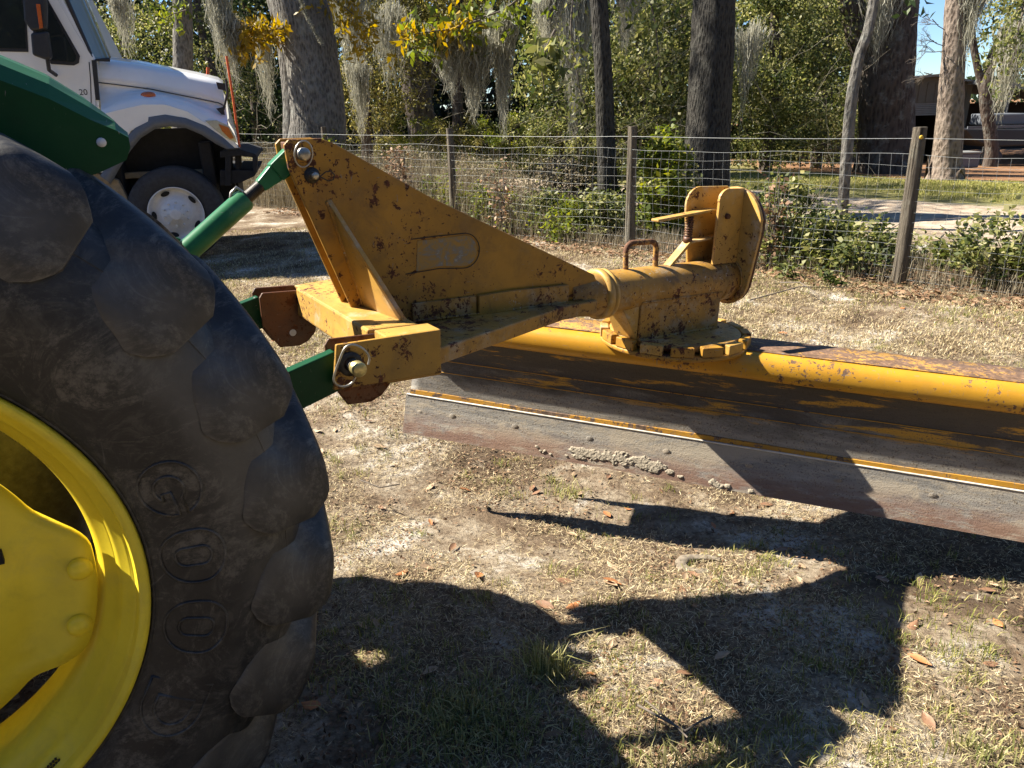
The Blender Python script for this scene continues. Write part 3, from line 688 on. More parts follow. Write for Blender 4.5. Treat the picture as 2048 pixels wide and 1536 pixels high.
# its place along the plate
c0 = (.513, 1.056)
MB().lathe([(-.026, .0001), (-.026, .0155), (-.0235, .018), (0, .018)], 1, seg=24, c=IL(c0[0] + .003, 1.612, c0[1] - .002)).build('pin_end', M['zinc'], hp)
MB().lathe([(-.006, .017), (-.006, .030), (0, .030), (0, .017)], 1, seg=24, c=IL(c0[0] - .004, 1.634, c0[1] + .002)).build('washer', M['dark_steel'], hp)
loop = [(.542, 1.600, 1.060), (.546, 1.602, 1.078), (.533, 1.604, 1.099), (.511, 1.606, 1.112), (.491, 1.608, 1.108), (.478, 1.610, 1.084), (.463, 1.611, 1.049), (.460, 1.612, 1.029), (.469, 1.612, 1.016), (.486, 1.611, 1.011), (.504, 1.609, 1.019), (.513, 1.606, 1.038)]
sm = []
for i in range(len(loop) - 1):
    p0_, p1_ = np.array(loop[max(i - 1, 0)]), np.array(loop[i]); p2_, p3_ = np.array(loop[i + 1]), np.array(loop[min(i + 2, len(loop) - 1)])
    for f in (0, .33, .66): sm.append(tuple(.5 * ((2 * p1_) + (-p0_ + p2_) * f + (2 * p0_ - 5 * p1_ + 4 * p2_ - p3_) * f * f + (-p0_ + 3 * p1_ - 3 * p2_ + p3_) * f ** 3)))
lp = ring_at(sm, .0028, 'wire_lock_ring', M['steel'], hp)
# top-link pins on the mast
MB().lathe([(-.030, .0001), (-.030, .013), (-.026, .0165), (0, .0165)], 1, seg=24, c=IL(.536, 1.984, 1.527)).build('top_pin', M['steel'], imp)
ov = [(.536 + .029 * math.cos(a) * .75 + .012 * math.sin(a), 1.966 + .004 * math.cos(a), 1.527 + .03 * math.sin(a) - .012 * math.cos(a)) for a in np.linspace(0, 2 * math.pi, 25)]
ring_at(ov, .0022, 'lynch_ring', M['steel'], imp)
MB().lathe([(-.022, .0001), (-.022, .008), (-.019, .010), (0, .010)], 1, seg=20, c=IL(.563, 1.984, 1.473)).build('stay_pin', M['steel'], imp)
bow = [(.567, 1.968, 1.473), (.578, 1.968, 1.472), (.592, 1.968, 1.482), (.606, 1.968, 1.484), (.616, 1.968, 1.475), (.612, 1.968, 1.462), (.598, 1.968, 1.459), (.584, 1.968, 1.466), (.567, 1.968, 1.475)]
ring_at(bow, .0017, 'hairpin_clip', M['dark_steel'], imp)
MB().lathe([(-.002, .0001), (-.002, .021), (0, .021)], 1, seg=20, c=IL(.560, 1.9842, 1.473)).build('grease_stain_washer', M['dark_steel'], imp)

# tapered box floor from the crossbeam to the tube
w1, w0 = 1.036, .993
A = [(.751, 1.660), (.751, 2.40), (1.50, 2.125), (1.50, 1.935), (1.36, 1.915)]
mb = MB()
P = [(.751, 1.690), (1.36, 1.925), (1.52, 1.945), (1.52, 2.115), (1.36, 2.135), (.751, 2.37)]
w_of = lambda u: 1.040 + (u - .751) * .010
b_of = lambda u: .992 + (u - .751) * .012
nP = len(P)
mb.add([IL(a, b, b_of(a)) for a, b in P] + [IL(a, b, w_of(a)) for a, b in P],
       [tuple(range(nP)), tuple(range(2 * nP - 1, nP - 1, -1))] + [(i, (i + 1) % nP, (i + 1) % nP + nP, i + nP) for i in range(nP)])
mb.build('floor_box', M['yellow_tube'], imp, bevel=.005)

# swing tube, collar, saddle post
TW = 1.046; TR = .080
def lathe_u(prof, name, mat, seg=56, parent=imp, w=TW, v=2.03):
    return MB().lathe([(q - IO[0], r) for q, r in prof], 0, seg=seg, c=(0, v - IO[1], w - IO[2])).build(name, mat, parent)
lathe_u([(1.44, .0001), (1.44, .066), (1.53, .074), (1.578, .080)], 'tube_nose', M['yellow_tube'])
lathe_u([(1.572, .079), (1.574, .090), (1.596, .091), (1.599, .0832), (1.604, .0832), (1.606, .090), (1.618, .089), (1.620, .081)], 'collar', M['yellow_dusty'])
tube = lathe_u([(1.60, .079), (1.62, .080), (2.15, .080), (2.19, .081)], 'swing_tube', M['yellow_tube'])
lathe_u([(2.17, .0800), (2.175, .0835), (2.242, .0835), (2.245, .06)], 'tube_end', M['yellow_tube'])
iprism([(1.735, 1.02), (2.150, 1.02), (2.150, .868), (1.735, .868)], 1.958, 2.102, 'saddle_post', M['yellow_tube'], bevel=.004)
mb = MB(); mb.hexa([IL(1.668, 1.975, .985), IL(1.734, 1.966, .868), IL(1.734, 2.094, .868), IL(1.668, 2.085, .985), IL(1.682, 1.975, 1.0), IL(1.7345, 1.966, 1.0), IL(1.7345, 2.094, 1.0), IL(1.682, 2.085, 1.0)])
mb.build('front_web', M['yellow_dusty'], imp, bevel=.003)
# lifting loop
hpts = [(1.712, 2.03, 1.12), (1.706, 2.03, 1.190)] + [(x, 2.03, z) for x, z in arc(1.736, 1.190, .029, 175, 95, 5)] + [(x, 2.03, z) for x, z in arc(1.825, 1.190, .028, 85, 5, 5)] + [(1.856, 2.03, 1.12)]
MB().tube([IL(*p) for p in hpts], .0105, 10).build('lifting_loop', M['loop'], imp)
# fan shaped tilt plate at the rear of the tube, two layers
def fan(u0, u1, g, name, mat, **k):
    pl = [(2.03 + (.112 + g) * math.cos(R(a)), 1.055 + (.112 + g) * math.sin(R(a))) for a in range(-165, -14, 15)]
    pl = pl + [(2.03 + .140 + g, 1.24)] + [(2.03 + (.205 + g) * math.cos(R(a)) * .72, 1.235 + (.170 + g) * math.sin(R(a))) for a in range(20, 161, 10)] + [(2.03 - .140 - g, 1.24)]
    return iprism(pl, u0, u1, name, mat, axis=0, **k)
fan(2.246, 2.262, 0, 'tilt_plate', M['yellow_dusty'])
fan(2.268, 2.280, -.004, 'tilt_plate', M['rusty'])
# latch housing in front of the fan
hs = [(2.115, 1.118), (2.115, 1.36)] + arc(2.160, 1.355, .047, 180, 90, 7) + [(2.245, 1.402), (2.245, 1.118)]
hn = iprism(hs, 1.984, 1.996, 'latch_side', M['yellow_dusty'])
hs2 = [(2.060, 1.118), (2.025, 1.32)] + arc(2.090, 1.340, .066, 190, 90, 9) + [(2.245, 1.405), (2.245, 1.118)]
iprism(hs2, 2.064, 2.076, 'latch_side', M['yellow_dusty'])
mb = MB().lathe([(-.012, .0001), (-.012, .0105), (0, .012)], 1, seg=6, smooth=False, c=IL(2.160, 1.984, 1.300)).build('bolt_head', M['rusty'], hn)
iprism([(2.20, 1.15), (2.24, 1.15), (2.24, 1.38), (2.20, 1.38)], 1.9965, 2.0635, 'latch_back', M['yellow_dusty'])
# hand lever, spring and strut
mb = MB(); l0, l1 = Vector(IL(1.835, 2.03, 1.293)), Vector(IL(2.135, 2.03, 1.322)); d = (l1 - l0).normalized(); nz = Vector((-d.z, 0, d.x))
p = [l0 + Vector((0, -.020, 0)) - nz * .004, l1 + Vector((0, -.022, 0)) - nz * .004, l1 + Vector((0, .022, 0)) - nz * .004, l0 + Vector((0, .020, 0)) - nz * .004]
mb.hexa(p + [q + nz * .010 for q in p]); mb.build('hand_lever', M['yellow_dusty'], imp, bevel=.003)
sp = [(2.012 + .014 * math.cos(a), 2.03 + .014 * math.sin(a), 1.226 + .080 * a / (2 * math.pi * 9)) for a in np.linspace(0, 2 * math.pi * 9, 150)]
MB().tube([IL(*q) for q in sp], .0028, 6).build('spring', M['rusty'], imp)
MB().tube([IL(2.012, 2.03, 1.19), IL(2.012, 2.03, 1.312)], .006, 10).build('spring_rod', M['dark_steel'], imp)
MB().lathe([(1.205 - IO[2], .0001), (1.205 - IO[2], .017), (1.226 - IO[2], .017), (1.226 - IO[2], .0001)], 2, seg=14, c=(2.012 - IO[0], 0, 0)).build('spring_seat', M['rusty'], imp)
mb = MB()
for (a, b, c, d_) in (((1.915, 1.118), (2.012, 1.205), .012, 0), ((2.012, 1.205), (2.16, 1.218), .008, 0)):
    q0, q1 = Vector(IL(a[0], 2.03, a[1])), Vector(IL(b[0], 2.03, b[1])); dd = (q1 - q0).normalized(); nz = Vector((-dd.z, 0, dd.x)) * c * .5; sv = Vector((0, .019, 0))
    mb.hexa([q0 - nz - sv, q1 - nz - sv, q1 - nz + sv, q0 - nz + sv, q0 + nz - sv, q1 + nz - sv, q1 + nz + sv, q0 + nz + sv])
mb.build('lever_strut', M['yellow_dusty'], imp, bevel=.002)

# turntable: upper and lower plates and ring blocks
DC = (1.985, 2.03)
tt = MB().lathe([(.846 - IO[2], .0001), (.846 - IO[2], .250), (.848 - IO[2], .253), (.868 - IO[2], .253), (.870 - IO[2], .250), (.870 - IO[2], .0001)], 2, seg=72, c=(DC[0] - IO[0], 0, 0)).build('turntable_plate', M['yellow_tube'], imp)
MB().lathe([(.818 - IO[2], .0001), (.818 - IO[2], .285), (.821 - IO[2], .288), (.833 - IO[2], .288), (.835 - IO[2], .285), (.835 - IO[2], .0001)], 2, seg=72, c=(DC[0] - IO[0], 0, 0)).build('turntable_base', M['yellow'], imp)
for k in range(16):
    a = 2 * math.pi * k / 16 + .12
    mb = MB(); p = []
    for zz in (.8355, .872):
        for r_, s_ in ((.256, -.037), (.289, -.043), (.289, .043), (.256, .037)):
            p.append((DC[0] - IO[0] + r_ * math.cos(a) - s_ * math.sin(a), r_ * math.sin(a) + s_ * math.cos(a), zz - IO[2] + (.0 if zz < .85 else random.uniform(-.001, .0015))))
    mb.hexa(p); mb.build('ring_block', M['yellow'] if k % 3 else M['yellow_dusty'], imp, bevel=.004)

# mouldboard: curved steel swept along the blade
BL, BR = np.array([1.201, 2.900]), np.array([2.640, .925])
def onw(px, py, w0):
    f = frame(58, 3, (0, 0, 0)); n = np.array([f[i][2] for i in range(3)]); p = on_plane(px, py, n, w0)
    return np.array([sum(p[i] * f[i][0] for i in range(3)), sum(p[i] * f[i][1] for i in range(3))])
BL = onw(805, 865, .285); BR = onw(2048, 1085, .262)
bd = (BR - BL); bl = np.linalg.norm(bd); bd /= bl; bn = np.array([-bd[1], bd[0]])
slope = (.262 - .285) / bl
bm4 = Matrix.Identity(4)
ax = Vector((bd[0], bd[1], slope)).normalized(); az_ = (Vector((0, 0, 1)) - ax * ax.z).normalized(); ay = az_.cross(ax)
for i in range(3): bm4[i][0] = ax[i]; bm4[i][1] = ay[i]; bm4[i][2] = az_[i]
o0 = IL(BL[0], BL[1], .285)
for i in range(3): bm4[i][3] = o0[i]
BLEN = 2.62
def sweep(prof, name, mat, parent, x0=0, x1=BLEN, closed=False, nseg=1, wob=0, smooth=True, x0f=None):
    mb = MB(); n = len(prof); vs = []
    for k in range(nseg + 1):
        x = x0 + (x1 - x0) * k / nseg
        for (a, b) in prof:
            xx = x + (x0f(b) if (x0f and k == 0) else 0)
            vs.append((xx, a + wob * math.sin(x * 9 + b * 30) * .5, b + wob * math.sin(x * 5.3 + 1)))
    m_ = n if closed else n - 1
    mb.add(vs, [(k * n + i, k * n + (i + 1) % n, (k + 1) * n + (i + 1) % n, (k + 1) * n + i) for k in range(nseg) for i in range(m_)], smooth)
    if closed: mb.add(vs[:n], [tuple(range(n))]); mb.add(vs[-n:], [tuple(range(n - 1, -1, -1))])
    o = mb.build(name, mat, parent); return o
slant = lambda z: .10 * z
# face: shallow bent panels between crease lines
face = [(.050, .165), (.051, .200), (.053, .235), (.055, .27), (.056, .295), (.0565, .2965), (.058, .322), (.0585, .348), (.0588, .3495), (.058, .375), (.056, .405), (.052, .432), (.046, .452), (.040, .462)]
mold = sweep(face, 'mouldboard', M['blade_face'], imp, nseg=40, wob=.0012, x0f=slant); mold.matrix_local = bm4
so = mold.modifiers.new('t', 'SOLIDIFY'); so.thickness = .010; so.offset = 1
# crease lines with bright paint
for (a, b) in ((.0555, .2958), (.0580, .3490)):
    sweep([(a - .0022, b - .0016), (a - .0030, b), (a - .0022, b + .0016), (a + .001, b)], 'crease', M['yellow_roll'], mold, x0=.02, closed=True)
# painted lip just over the cutting edge
strip = sweep([(.0450, .176), (.0465, .194), (.0515, .1955), (.0515, .176)], 'painted_lip', M['lip'], mold, x0=.02, closed=True, nseg=60, wob=.0022, smooth=False)
cut = sweep([(0, 0), (.008, .03), (.021, .075), (.034, .13), (.042, .170), (.044, .175), (.054, .176), (.046, .13), (.033, .07), (.014, .0)], 'cutting_edge', M['blade_face'], mold, closed=True, nseg=30, smooth=False)
sweep([(.0395, .1710), (.0400, .1752), (.0445, .1768), (.046, .172)], 'edge_bead', M['bright'], cut, x0=.004, closed=True)  # steel bead, its pale colour carries the sunlit line of the edge
for x in (.075, .235, .53, .86, 1.18, 1.5, 1.82, 2.14, 2.46):
    z = .105 if x > .1 else .095
    b_ = MB().lathe([(-.0015, .0001), (-.0012, .013), (.0005, .016)], 1, seg=18, c=(x, .0275, z)).build('edge_bolt', M['blade_face'], cut)
# rolled top tube and top plate
roll = [(.040, .462), (.030, .461), (.020, .466), (.013, .478), (.010, .494), (.011, .513), (.016, .532), (.028, .546), (.048, .552), (.255, .548), (.258, .542), (.255, .536)]
rl = sweep(roll, 'top_roll', M['yellow_roll'], mold, nseg=30, wob=.001)
so = rl.modifiers.new('t', 'SOLIDIFY'); so.thickness = .006; so.offset = 1
tp = sweep([(.050, .5600), (.256, .5570), (.256, .5590), (.050, .5620)], 'top_plate_skin', M['yellow_top'], mold, closed=True, nseg=20)
sweep([(.262, .30), (.262, .536), (.250, .536), (.250, .30)], 'back_stiffener', M['yellow'], mold, closed=True)
# dried mud stuck on the cutting edge
def clods():                # ragged crust of dried mud, a rough skin standing a few millimetres off the steel
    mb = MB(); blobs = [(random.uniform(.80, 1.17), .045 + random.gauss(0, .008), random.uniform(.012, .028)) for _ in range(46)] + [(random.uniform(.62, .80), .035 + random.gauss(0, .012), random.uniform(.004, .008)) for _ in range(8)] + [(1.20 + random.gauss(0, .006), .03, .014), (1.25, .02, .010), (1.37 + random.gauss(0, .01), .018, .020), (1.40, .012, .018), (1.43, .015, .012), (1.52, .01, .012)]
    NX, NZ = 620, 46; vs = []; ph = rng.uniform(0, 6.28, (40, 3)); fr = rng.uniform(60, 700, (40, 2)) * rng.choice([-1, 1], (40, 2))
    for i in range(NX):
        x = .60 + 1.0 * i / (NX - 1)
        near_b = [q for q in blobs if abs(q[0] - x) < .05]
        for j in range(NZ):
            z = .0 + .085 * j / (NZ - 1)
            f = max([1 - math.hypot((x - a_) * .75, (z - b_) * 1.25) / r_ for a_, b_, r_ in near_b], default=-1)
            nz = mnoise.fractal(Vector((x * 95, z * 120, 3.1)), .75, 2.1, 5)
            f += .55 * mnoise.fractal(Vector((x * 38, z * 60, 9.7)), .8, 2.0, 4) - .10
            h = min(max(f, -.3) * .016, .0045) + nz * .0016
            surf = np.interp(z, [0, .03, .075, .13], [0, .008, .021, .034])
            vs.append((x, surf - (h if f > -.35 else -.004), z))
    mb.add(vs, [(i * NZ + j, i * NZ + j + 1, (i + 1) * NZ + j + 1, (i + 1) * NZ + j) for i in range(NX - 1) for j in range(NZ - 1) if max(surf_h(vs[k]) for k in (i * NZ + j, i * NZ + j + 1, (i + 1) * NZ + j)) > -.002], True)
    return mb
def surf_h(v): return float(np.interp(v[2], [0, .03, .075, .13], [0, .008, .021, .034])) - v[1]
M['mud'] = simple('dried_grey_mud', (.31, .265, .195), .95, 0, .4, 90, 1.0)
clods().build('dried_mud', M['mud'], cut, kind='stuff')

# top link (belongs to the tractor)
Ti = tractor.matrix_world.inverted() @ imp.matrix_world
def IT(u, v, w): return Ti @ Vector(IL(u, v, w))
e0 = IT(.535, 2.028, 1.525); e1 = IT(.06, 2.028, 1.145)
dv = (e1 - e0).normalized(); sd_ = Vector((0, 1, 0)); up_ = dv.cross(sd_) * -1
link = MB().tube([e0 + dv * .115, e0 + dv * .27], .0145, 14).build('top_link', M['dark_steel'], tractor)
thr = MB()
for k in range(26):
    c = e0 + dv * (.125 + .0042 * k); thr.tube([c, c + dv * .002], .0165, 14)
thr.build('screw_thread', M['dark_steel'], link)
MB().tube([e0 + dv * .175, e0 + dv * .185, e0 + dv * .40, e0 + dv * .41, e0 + dv * .42, e0 + dv * .47, e0 + dv * .48], [.024, .0285, .0285, .031, .033, .033, .030], 20).build('barrel', M['green_link'], link)
mb = MB(); a_, b_ = e0 + dv * .0, e0 + dv * .115
def yoke(c, hw, hh): return [c - sd_ * hw - up_ * hh, c + sd_ * hw - up_ * hh, c + sd_ * hw + up_ * hh, c - sd_ * hw + up_ * hh]
mb.hexa(yoke(e0 + dv * -.015, .019, .030) + yoke(e0 + dv * .075, .019, .026)); mb.hexa(yoke(e0 + dv * .074, .016, .024) + yoke(e0 + dv * .128, .016, .0155))
mb.build('ball_end', M['green_link'], link, bevel=.004)
hd = [e0 + dv * .37 + up_ * .031, e0 + dv * .375 + up_ * .042, e0 + dv * .40 + up_ * .046 - sd_ * .02, e0 + dv * .50 + up_ * .040 - sd_ * .034, e0 + dv * .50 - up_ * .01 - sd_ * .045, e0 + dv * .42 - up_ * .040 - sd_ * .02, e0 + dv * .40 - up_ * .036]
MB().tube(hd, .0035, 8).build('turn_handle', M['green_link'], link)
MB().tube([e0 + dv * .172 + up_ * .018, e0 + dv * .176 + up_ * .036, e0 + dv * .196 + up_ * .034, e0 + dv * .205 + up_ * .026], .004, 8).build('grease_fitting', M['steel'], link)
MB().tube([e0 + dv * .45, e1], .02, 14).build('link_shaft', M['green_link'], link)

# ------------------------------------------------------------ truck
KT = 75
km = frame(KT, 0, (0, 0, 0))
KO = (-1.40, 9.40, 0)
truck = empty('truck', mat=frame(KT, 0, KO), label='white heavy duty conventional cab truck parked by the fence behind the tractor', cat='truck')
def kb(px, py, v):
    n = np.array([km[i][1] for i in range(3)]); p = on_plane(px, py, n, v)
    return (float(sum(p[i] * km[i][0] for i in range(3))) - KO[0], float(p[2]))
def kpoly(pts, v): return [kb(a, b, v) for a, b in pts]
def kprism(pts, v, depth, name, mat, bevel=.01, parent=truck, at_v=None):
    return MB().prism(kpoly(pts, v), v - KO[1], v - KO[1] + depth, 1).build(name, mat, parent, bevel=bevel)
def kloft(lines, name, mat, parent=truck):      # rows of points given as (px,py,v)
    vs = []; n = len(lines[0])
    for row in lines:
        for (a, b, v) in row:
            x, z = kb(a, b, v); vs.append((x, v - KO[1], z))
    mb = MB().add(vs, [(r_ * n + i, r_ * n + i + 1, (r_ + 1) * n + i + 1, (r_ + 1) * n + i) for r_ in range(len(lines) - 1) for i in range(n - 1)], True)
    return mb.build(name, mat, parent)
# wheel: tyre, rim
ck = kb(355, 441, 9.40); rt = .525
tw = MB().lathe([(-.00, .30), (-.02, .34), (-.03, .42), (-.015, .485), (.01, .515), (.05, .525), (.26, .525), (.29, .49), (.29, .3)], 1, seg=72)
wheel = tw.build('front_wheel', M['truck_rubber'], truck); wheel.location = (ck[0] + .0, .02, .525)
rw = MB().lathe([(-.022, .302), (-.030, .306), (-.031, .297), (-.018, .288), (.03, .280), (.045, .262), (.050, .245), (.03, .215), (-.005, .17), (-.02, .158), (-.024, .105), (-.045, .100), (-.050, .070), (-.062, .066), (-.066, .045), (-.066, .0001)], 1, seg=72)
rimk = rw.build('rim', M['white_wheel'], wheel)
for k in range(10):
    a = 2 * math.pi * k / 10 + .2; o = MB().lathe([(-.040, .0001), (-.040, .012), (-.02, .013), (-.0, .015)], 1, seg=8).build('wheel_nut', M['white_wheel'], wheel); o.location = (.135 * math.cos(a), .004, .135 * math.sin(a))
for k in range(5):
    a = 2 * math.pi * k / 5 + math.pi / 2 + .36; mb = MB()
    pl = [(.052 * math.cos(q), .026 * math.sin(q)) for q in np.linspace(0, 2 * math.pi, 15)[:-1]]
    vs = [((.243 + y) * math.cos(a) - x * math.sin(a), .0415 - (y + .02) * .45 - .018, (.243 + y) * math.sin(a) + x * math.cos(a)) for x, y in pl]
    mb.add(vs, [tuple(range(len(vs)))]); mb.build('hand_hole', M['cavity'], wheel)
for k in range(8):
    a = 2 * math.pi * k / 8; o = MB().lathe([(-.062, .0001), (-.062, .006), (-.045, .007)], 1, seg=6).build('hub_bolt', M['white_wheel'], wheel); o.location = (.085 * math.cos(a), 0, .085 * math.sin(a))
# black boxes stand for the darkness behind the wheel, frame rail and engine bits
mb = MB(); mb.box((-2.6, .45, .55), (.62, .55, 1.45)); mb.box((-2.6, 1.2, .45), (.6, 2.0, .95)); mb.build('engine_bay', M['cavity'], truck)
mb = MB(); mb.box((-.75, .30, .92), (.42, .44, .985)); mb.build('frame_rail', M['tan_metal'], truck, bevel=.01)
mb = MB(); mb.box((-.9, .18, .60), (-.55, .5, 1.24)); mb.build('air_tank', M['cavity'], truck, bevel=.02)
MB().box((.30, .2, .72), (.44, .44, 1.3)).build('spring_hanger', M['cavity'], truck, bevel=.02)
# axle/suspension pieces
mb = MB(); mb.tube([(ck[0], .25, .50), (ck[0], 1.9, .50)], .06, 12); mb.box((-.6, .42, .56), (.6, .5, .62)); mb.build('front_axle', M['cavity'], truck)
mb = kprism([(160, 330), (190, 345), (235, 360), (262, 410), (266, 445), (250, 452), (190, 430)], 9.46, .10, 'mud_flap', M['tan_metal'])
# cab side
kprism([(-160, -250), (95, -60), (190, 118), (196, 200), (205, 330), (150, 420), (-160, 420)], 9.62, 1.75, 'cab', M['white'], bevel=.02)
# door glass, quarter glass with black seal
def panel(pts, v, name, mat, parent, th=.006): return MB().prism(kpoly(pts, v), v - KO[1] - th, v - KO[1], 1).build(name, mat, parent, bevel=0)
def glass_mat():
    mt, nt, b = new_mat('tinted_glass'); b.inputs['Base Color'].default_value = (.02, .025, .025, 1); b.inputs['Roughness'].default_value = .05; b.inputs['Specular IOR Level'].default_value = .9
    b.inputs['Coat Weight'].default_value = 1; return mt
M['glass'] = glass_mat()
door = panel([(-200, -200), (60, -100), (150, 60), (190, 123), (193, 340), (-200, 360)], 9.618, 'cab_door', M['white'], truck, .012)
q1 = panel([(-150, -60), (36, -60), (52, 20), (57, 104), (-150, 100)], 9.604, 'window_seal', M['black'], door)
panel([(-150, -52), (32, -52), (48, 22), (52, 97), (-150, 93)], 9.597, 'door_window', M['glass'], door)
q2 = panel([(58, -60), (85, -20), (160, 112), (158, 126), (148, 131), (102, 128), (98, 120), (70, 112)], 9.604, 'window_seal', M['black'], door)
panel([(64, -52), (84, -14), (153, 112), (151, 121), (146, 124), (106, 121), (76, 104)], 9.597, 'quarter_window', M['glass'], door)
# windshield and pillars
wm, wnt, wb_ = new_mat('green_windshield'); wb_.inputs['Base Color'].default_value = (.12, .15, .12, 1); wb_.inputs['Roughness'].default_value = .08; wb_.inputs['Specular IOR Level'].default_value = .9; wb_.inputs['Coat Weight'].default_value = .8
kloft([[(112, -60, 9.66), (188, 117, 9.66)], [(138, -60, 9.72), (216, 117, 9.74)], [(150, -62, 10.4), (224, 117, 10.6)], [(128, -62, 11.3), (200, 117, 11.3)]], 'windshield', wm)
MB().tube([(kb(108, -60, 9.64)[0], 9.64 - KO[1], kb(108, -60, 9.64)[1]), (kb(186, 120, 9.64)[0], 9.64 - KO[1], kb(186, 120, 9.64)[1]), (kb(218, 119, 9.70)[0], 9.72 - KO[1], kb(218, 119, 9.70)[1])], .022, 8).build('windshield_seal', M['black'], truck)
# black gap strip between cab and hood
kprism([(183, 120), (192, 120), (199, 200), (191, 200)], 9.60, .03, 'cowl_seal', M['black'], bevel=0)
# hood shell (loft across) and fender shell
hood_top = [(186, 121), (235, 124), (285, 131), (340, 142), (395, 153), (436, 163), (446, 170)]
hood_mid = [(190, 150), (235, 154), (285, 160), (340, 170), (395, 181), (438, 194), (449, 198)]
crease = [(196, 165), (245, 171), (300, 178), (350, 188), (395, 197), (438, 206), (452, 214)]
arch_t = [(202, 215), (240, 196), (285, 188), (330, 192), (375, 204), (418, 222), (455, 240)]
kloft([[(a, b - 9, 10.55) for a, b in hood_top], [(a, b - 4, 10.0) for a, b in hood_top], [(a, b, 9.80) for a, b in hood_top], [(a, b + 10, 9.735) for a, b in hood_top], [(a, b, 9.71) for a, b in hood_mid], [(a, b - .5, 9.69) for a, b in crease], [(a, b + .6, 9.70) for a, b in crease],
       [(a * .5 + c * .5, b * .5 + d * .5, 9.685) for (a, b), (c, d) in zip(crease, arch_t)], [(a, b - 3, 9.62) for a, b in arch_t], [(a, b + 4, 9.50) for a, b in arch_t], [(a, b + 14, 9.43) for a, b in arch_t], [(a, b + 30, 9.405) for a, b in arch_t]], 'hood', M['white'])
# lower fender body down to arch flare
kprism([(200, 228), (240, 218), (285, 208), (300, 208), (330, 208), (375, 222), (418, 250), (456, 262), (470, 285), (477, 296), (462, 296), (430, 270), (372, 245), (330, 240), (300, 243), (262, 262), (240, 300), (215, 345), (160, 345)], 9.404, .06, 'front_fender', M['white'], bevel=.008)
kloft([[(455, 240, 9.50), (468, 262, 9.50), (478, 296, 9.45)], [(458, 236, 9.8), (472, 262, 9.8), (480, 297, 9.8)], [(454, 200, 10.5), (466, 240, 10.6), (476, 290, 10.6)], [(440, 170, 11.0), (452, 220, 11.2), (462, 280, 11.2)]], 'nose', M['white'])
# grey flare round the wheel well
flo = [(200, 352), (222, 318), (246, 282), (270, 256), (296, 243), (297, 234), (330, 229), (372, 236), (412, 252), (445, 274), (470, 296)]
fli = [(222, 368), (240, 335), (262, 300), (282, 276), (304, 262), (310, 258), (338, 253), (372, 256), (404, 270), (432, 288), (452, 298)]
kloft([[(a, b, 9.40) for a, b in flo], [((a + c) / 2, (b + d) / 2, 9.352) for (a, b), (c, d) in zip(flo, fli)], [(a, b, 9.375) for a, b in fli], [(a, b, 9.46) for a, b in fli]], 'wheel_flare', M['grey_trim'])
# headlight: lens over amber
hl = kprism([(410, 241), (432, 240), (458, 252), (470, 272), (474, 286), (452, 276), (428, 258)], 9.396, .03, 'headlight', simple('headlight_lens', (.42, .42, .38), .15, .2, .2, 40, .02, .8), bevel=.004)
panel([(437, 248), (457, 255), (468, 276), (460, 278), (444, 262)], 9.392, 'indicator', M['amber'], hl, .004)
mk = kb(297, 190, 9.55); MB().lathe([(-.03, .0001), (-.025, .02), (0, .03)], 1, seg=16).build('side_marker', M['amber'], truck).location = (mk[0], 9.53 - KO[1], mk[1])
bpy.data.objects[[o.name for o in truck.children if o.name.startswith('side_marker')][0]].scale = (2.6, 1.5, 1.2)
# hood latch strap and air inlet
MB().tube([(kb(a, b, 9.62)[0], 9.62 - KO[1], kb(a, b, 9.62)[1]) for a, b in ((452, 160), (455, 185), (448, 215), (444, 225))], .014, 8).build('hood_latch', M['black'], truck)
kprism([(432, 217), (446, 214), (450, 230), (443, 229)], 9.60, .03, 'latch_base', M['black'], bevel=.004)
kprism([(432, 164), (455, 168), (452, 182), (436, 178)], 9.66, .02, 'hood_vent', M['black'], bevel=.002)
MB().tube([(kb(a, b, 9.685)[0], 9.684 - KO[1], kb(a, b, 9.685)[1]) for a, b in crease], .0045, 5).build('hood_seam', M['cavity'], truck)
MB().tube([(kb(a, b, 9.60)[0], 9.604 - KO[1], kb(a, b, 9.60)[1]) for a, b in ((178, 124), (181, 160), (182, 200), (182, 260))], .005, 5).build('door_gap', M['cavity'], truck)
# bumper with hooks
mb = MB()
for pts, v, dp in (([(440, 302), (478, 298), (511, 308), (515, 316), (480, 312), (440, 316)], 9.42, 1.9), ([(450, 312), (462, 312), (462, 372), (450, 372)], 9.42, .3), ([(470, 312), (480, 312), (482, 365), (470, 365)], 9.5, .3), ([(505, 312), (515, 314), (513, 345), (506, 345)], 9.42, .2), ([(440, 340), (514, 340), (510, 352), (480, 366), (440, 372)], 9.46, 1.8)):
    mb.prism(kpoly(pts, v), v - KO[1], v - KO[1] + dp, 1)
mb.build('bumper', M['cavity'], truck, bevel=.01)
for pts, v in ((((453, 112), (466, 195), (479, 294)), 9.50), (((416, 135), (415, 156)), 10.9)):
    q = [(kb(a, b, v)[0], v - KO[1], kb(a, b, v)[1]) for a, b in pts]; MB().tube(q, .013 if v < 10 else .018, 8).build('marker_rod', M['orange'], truck)
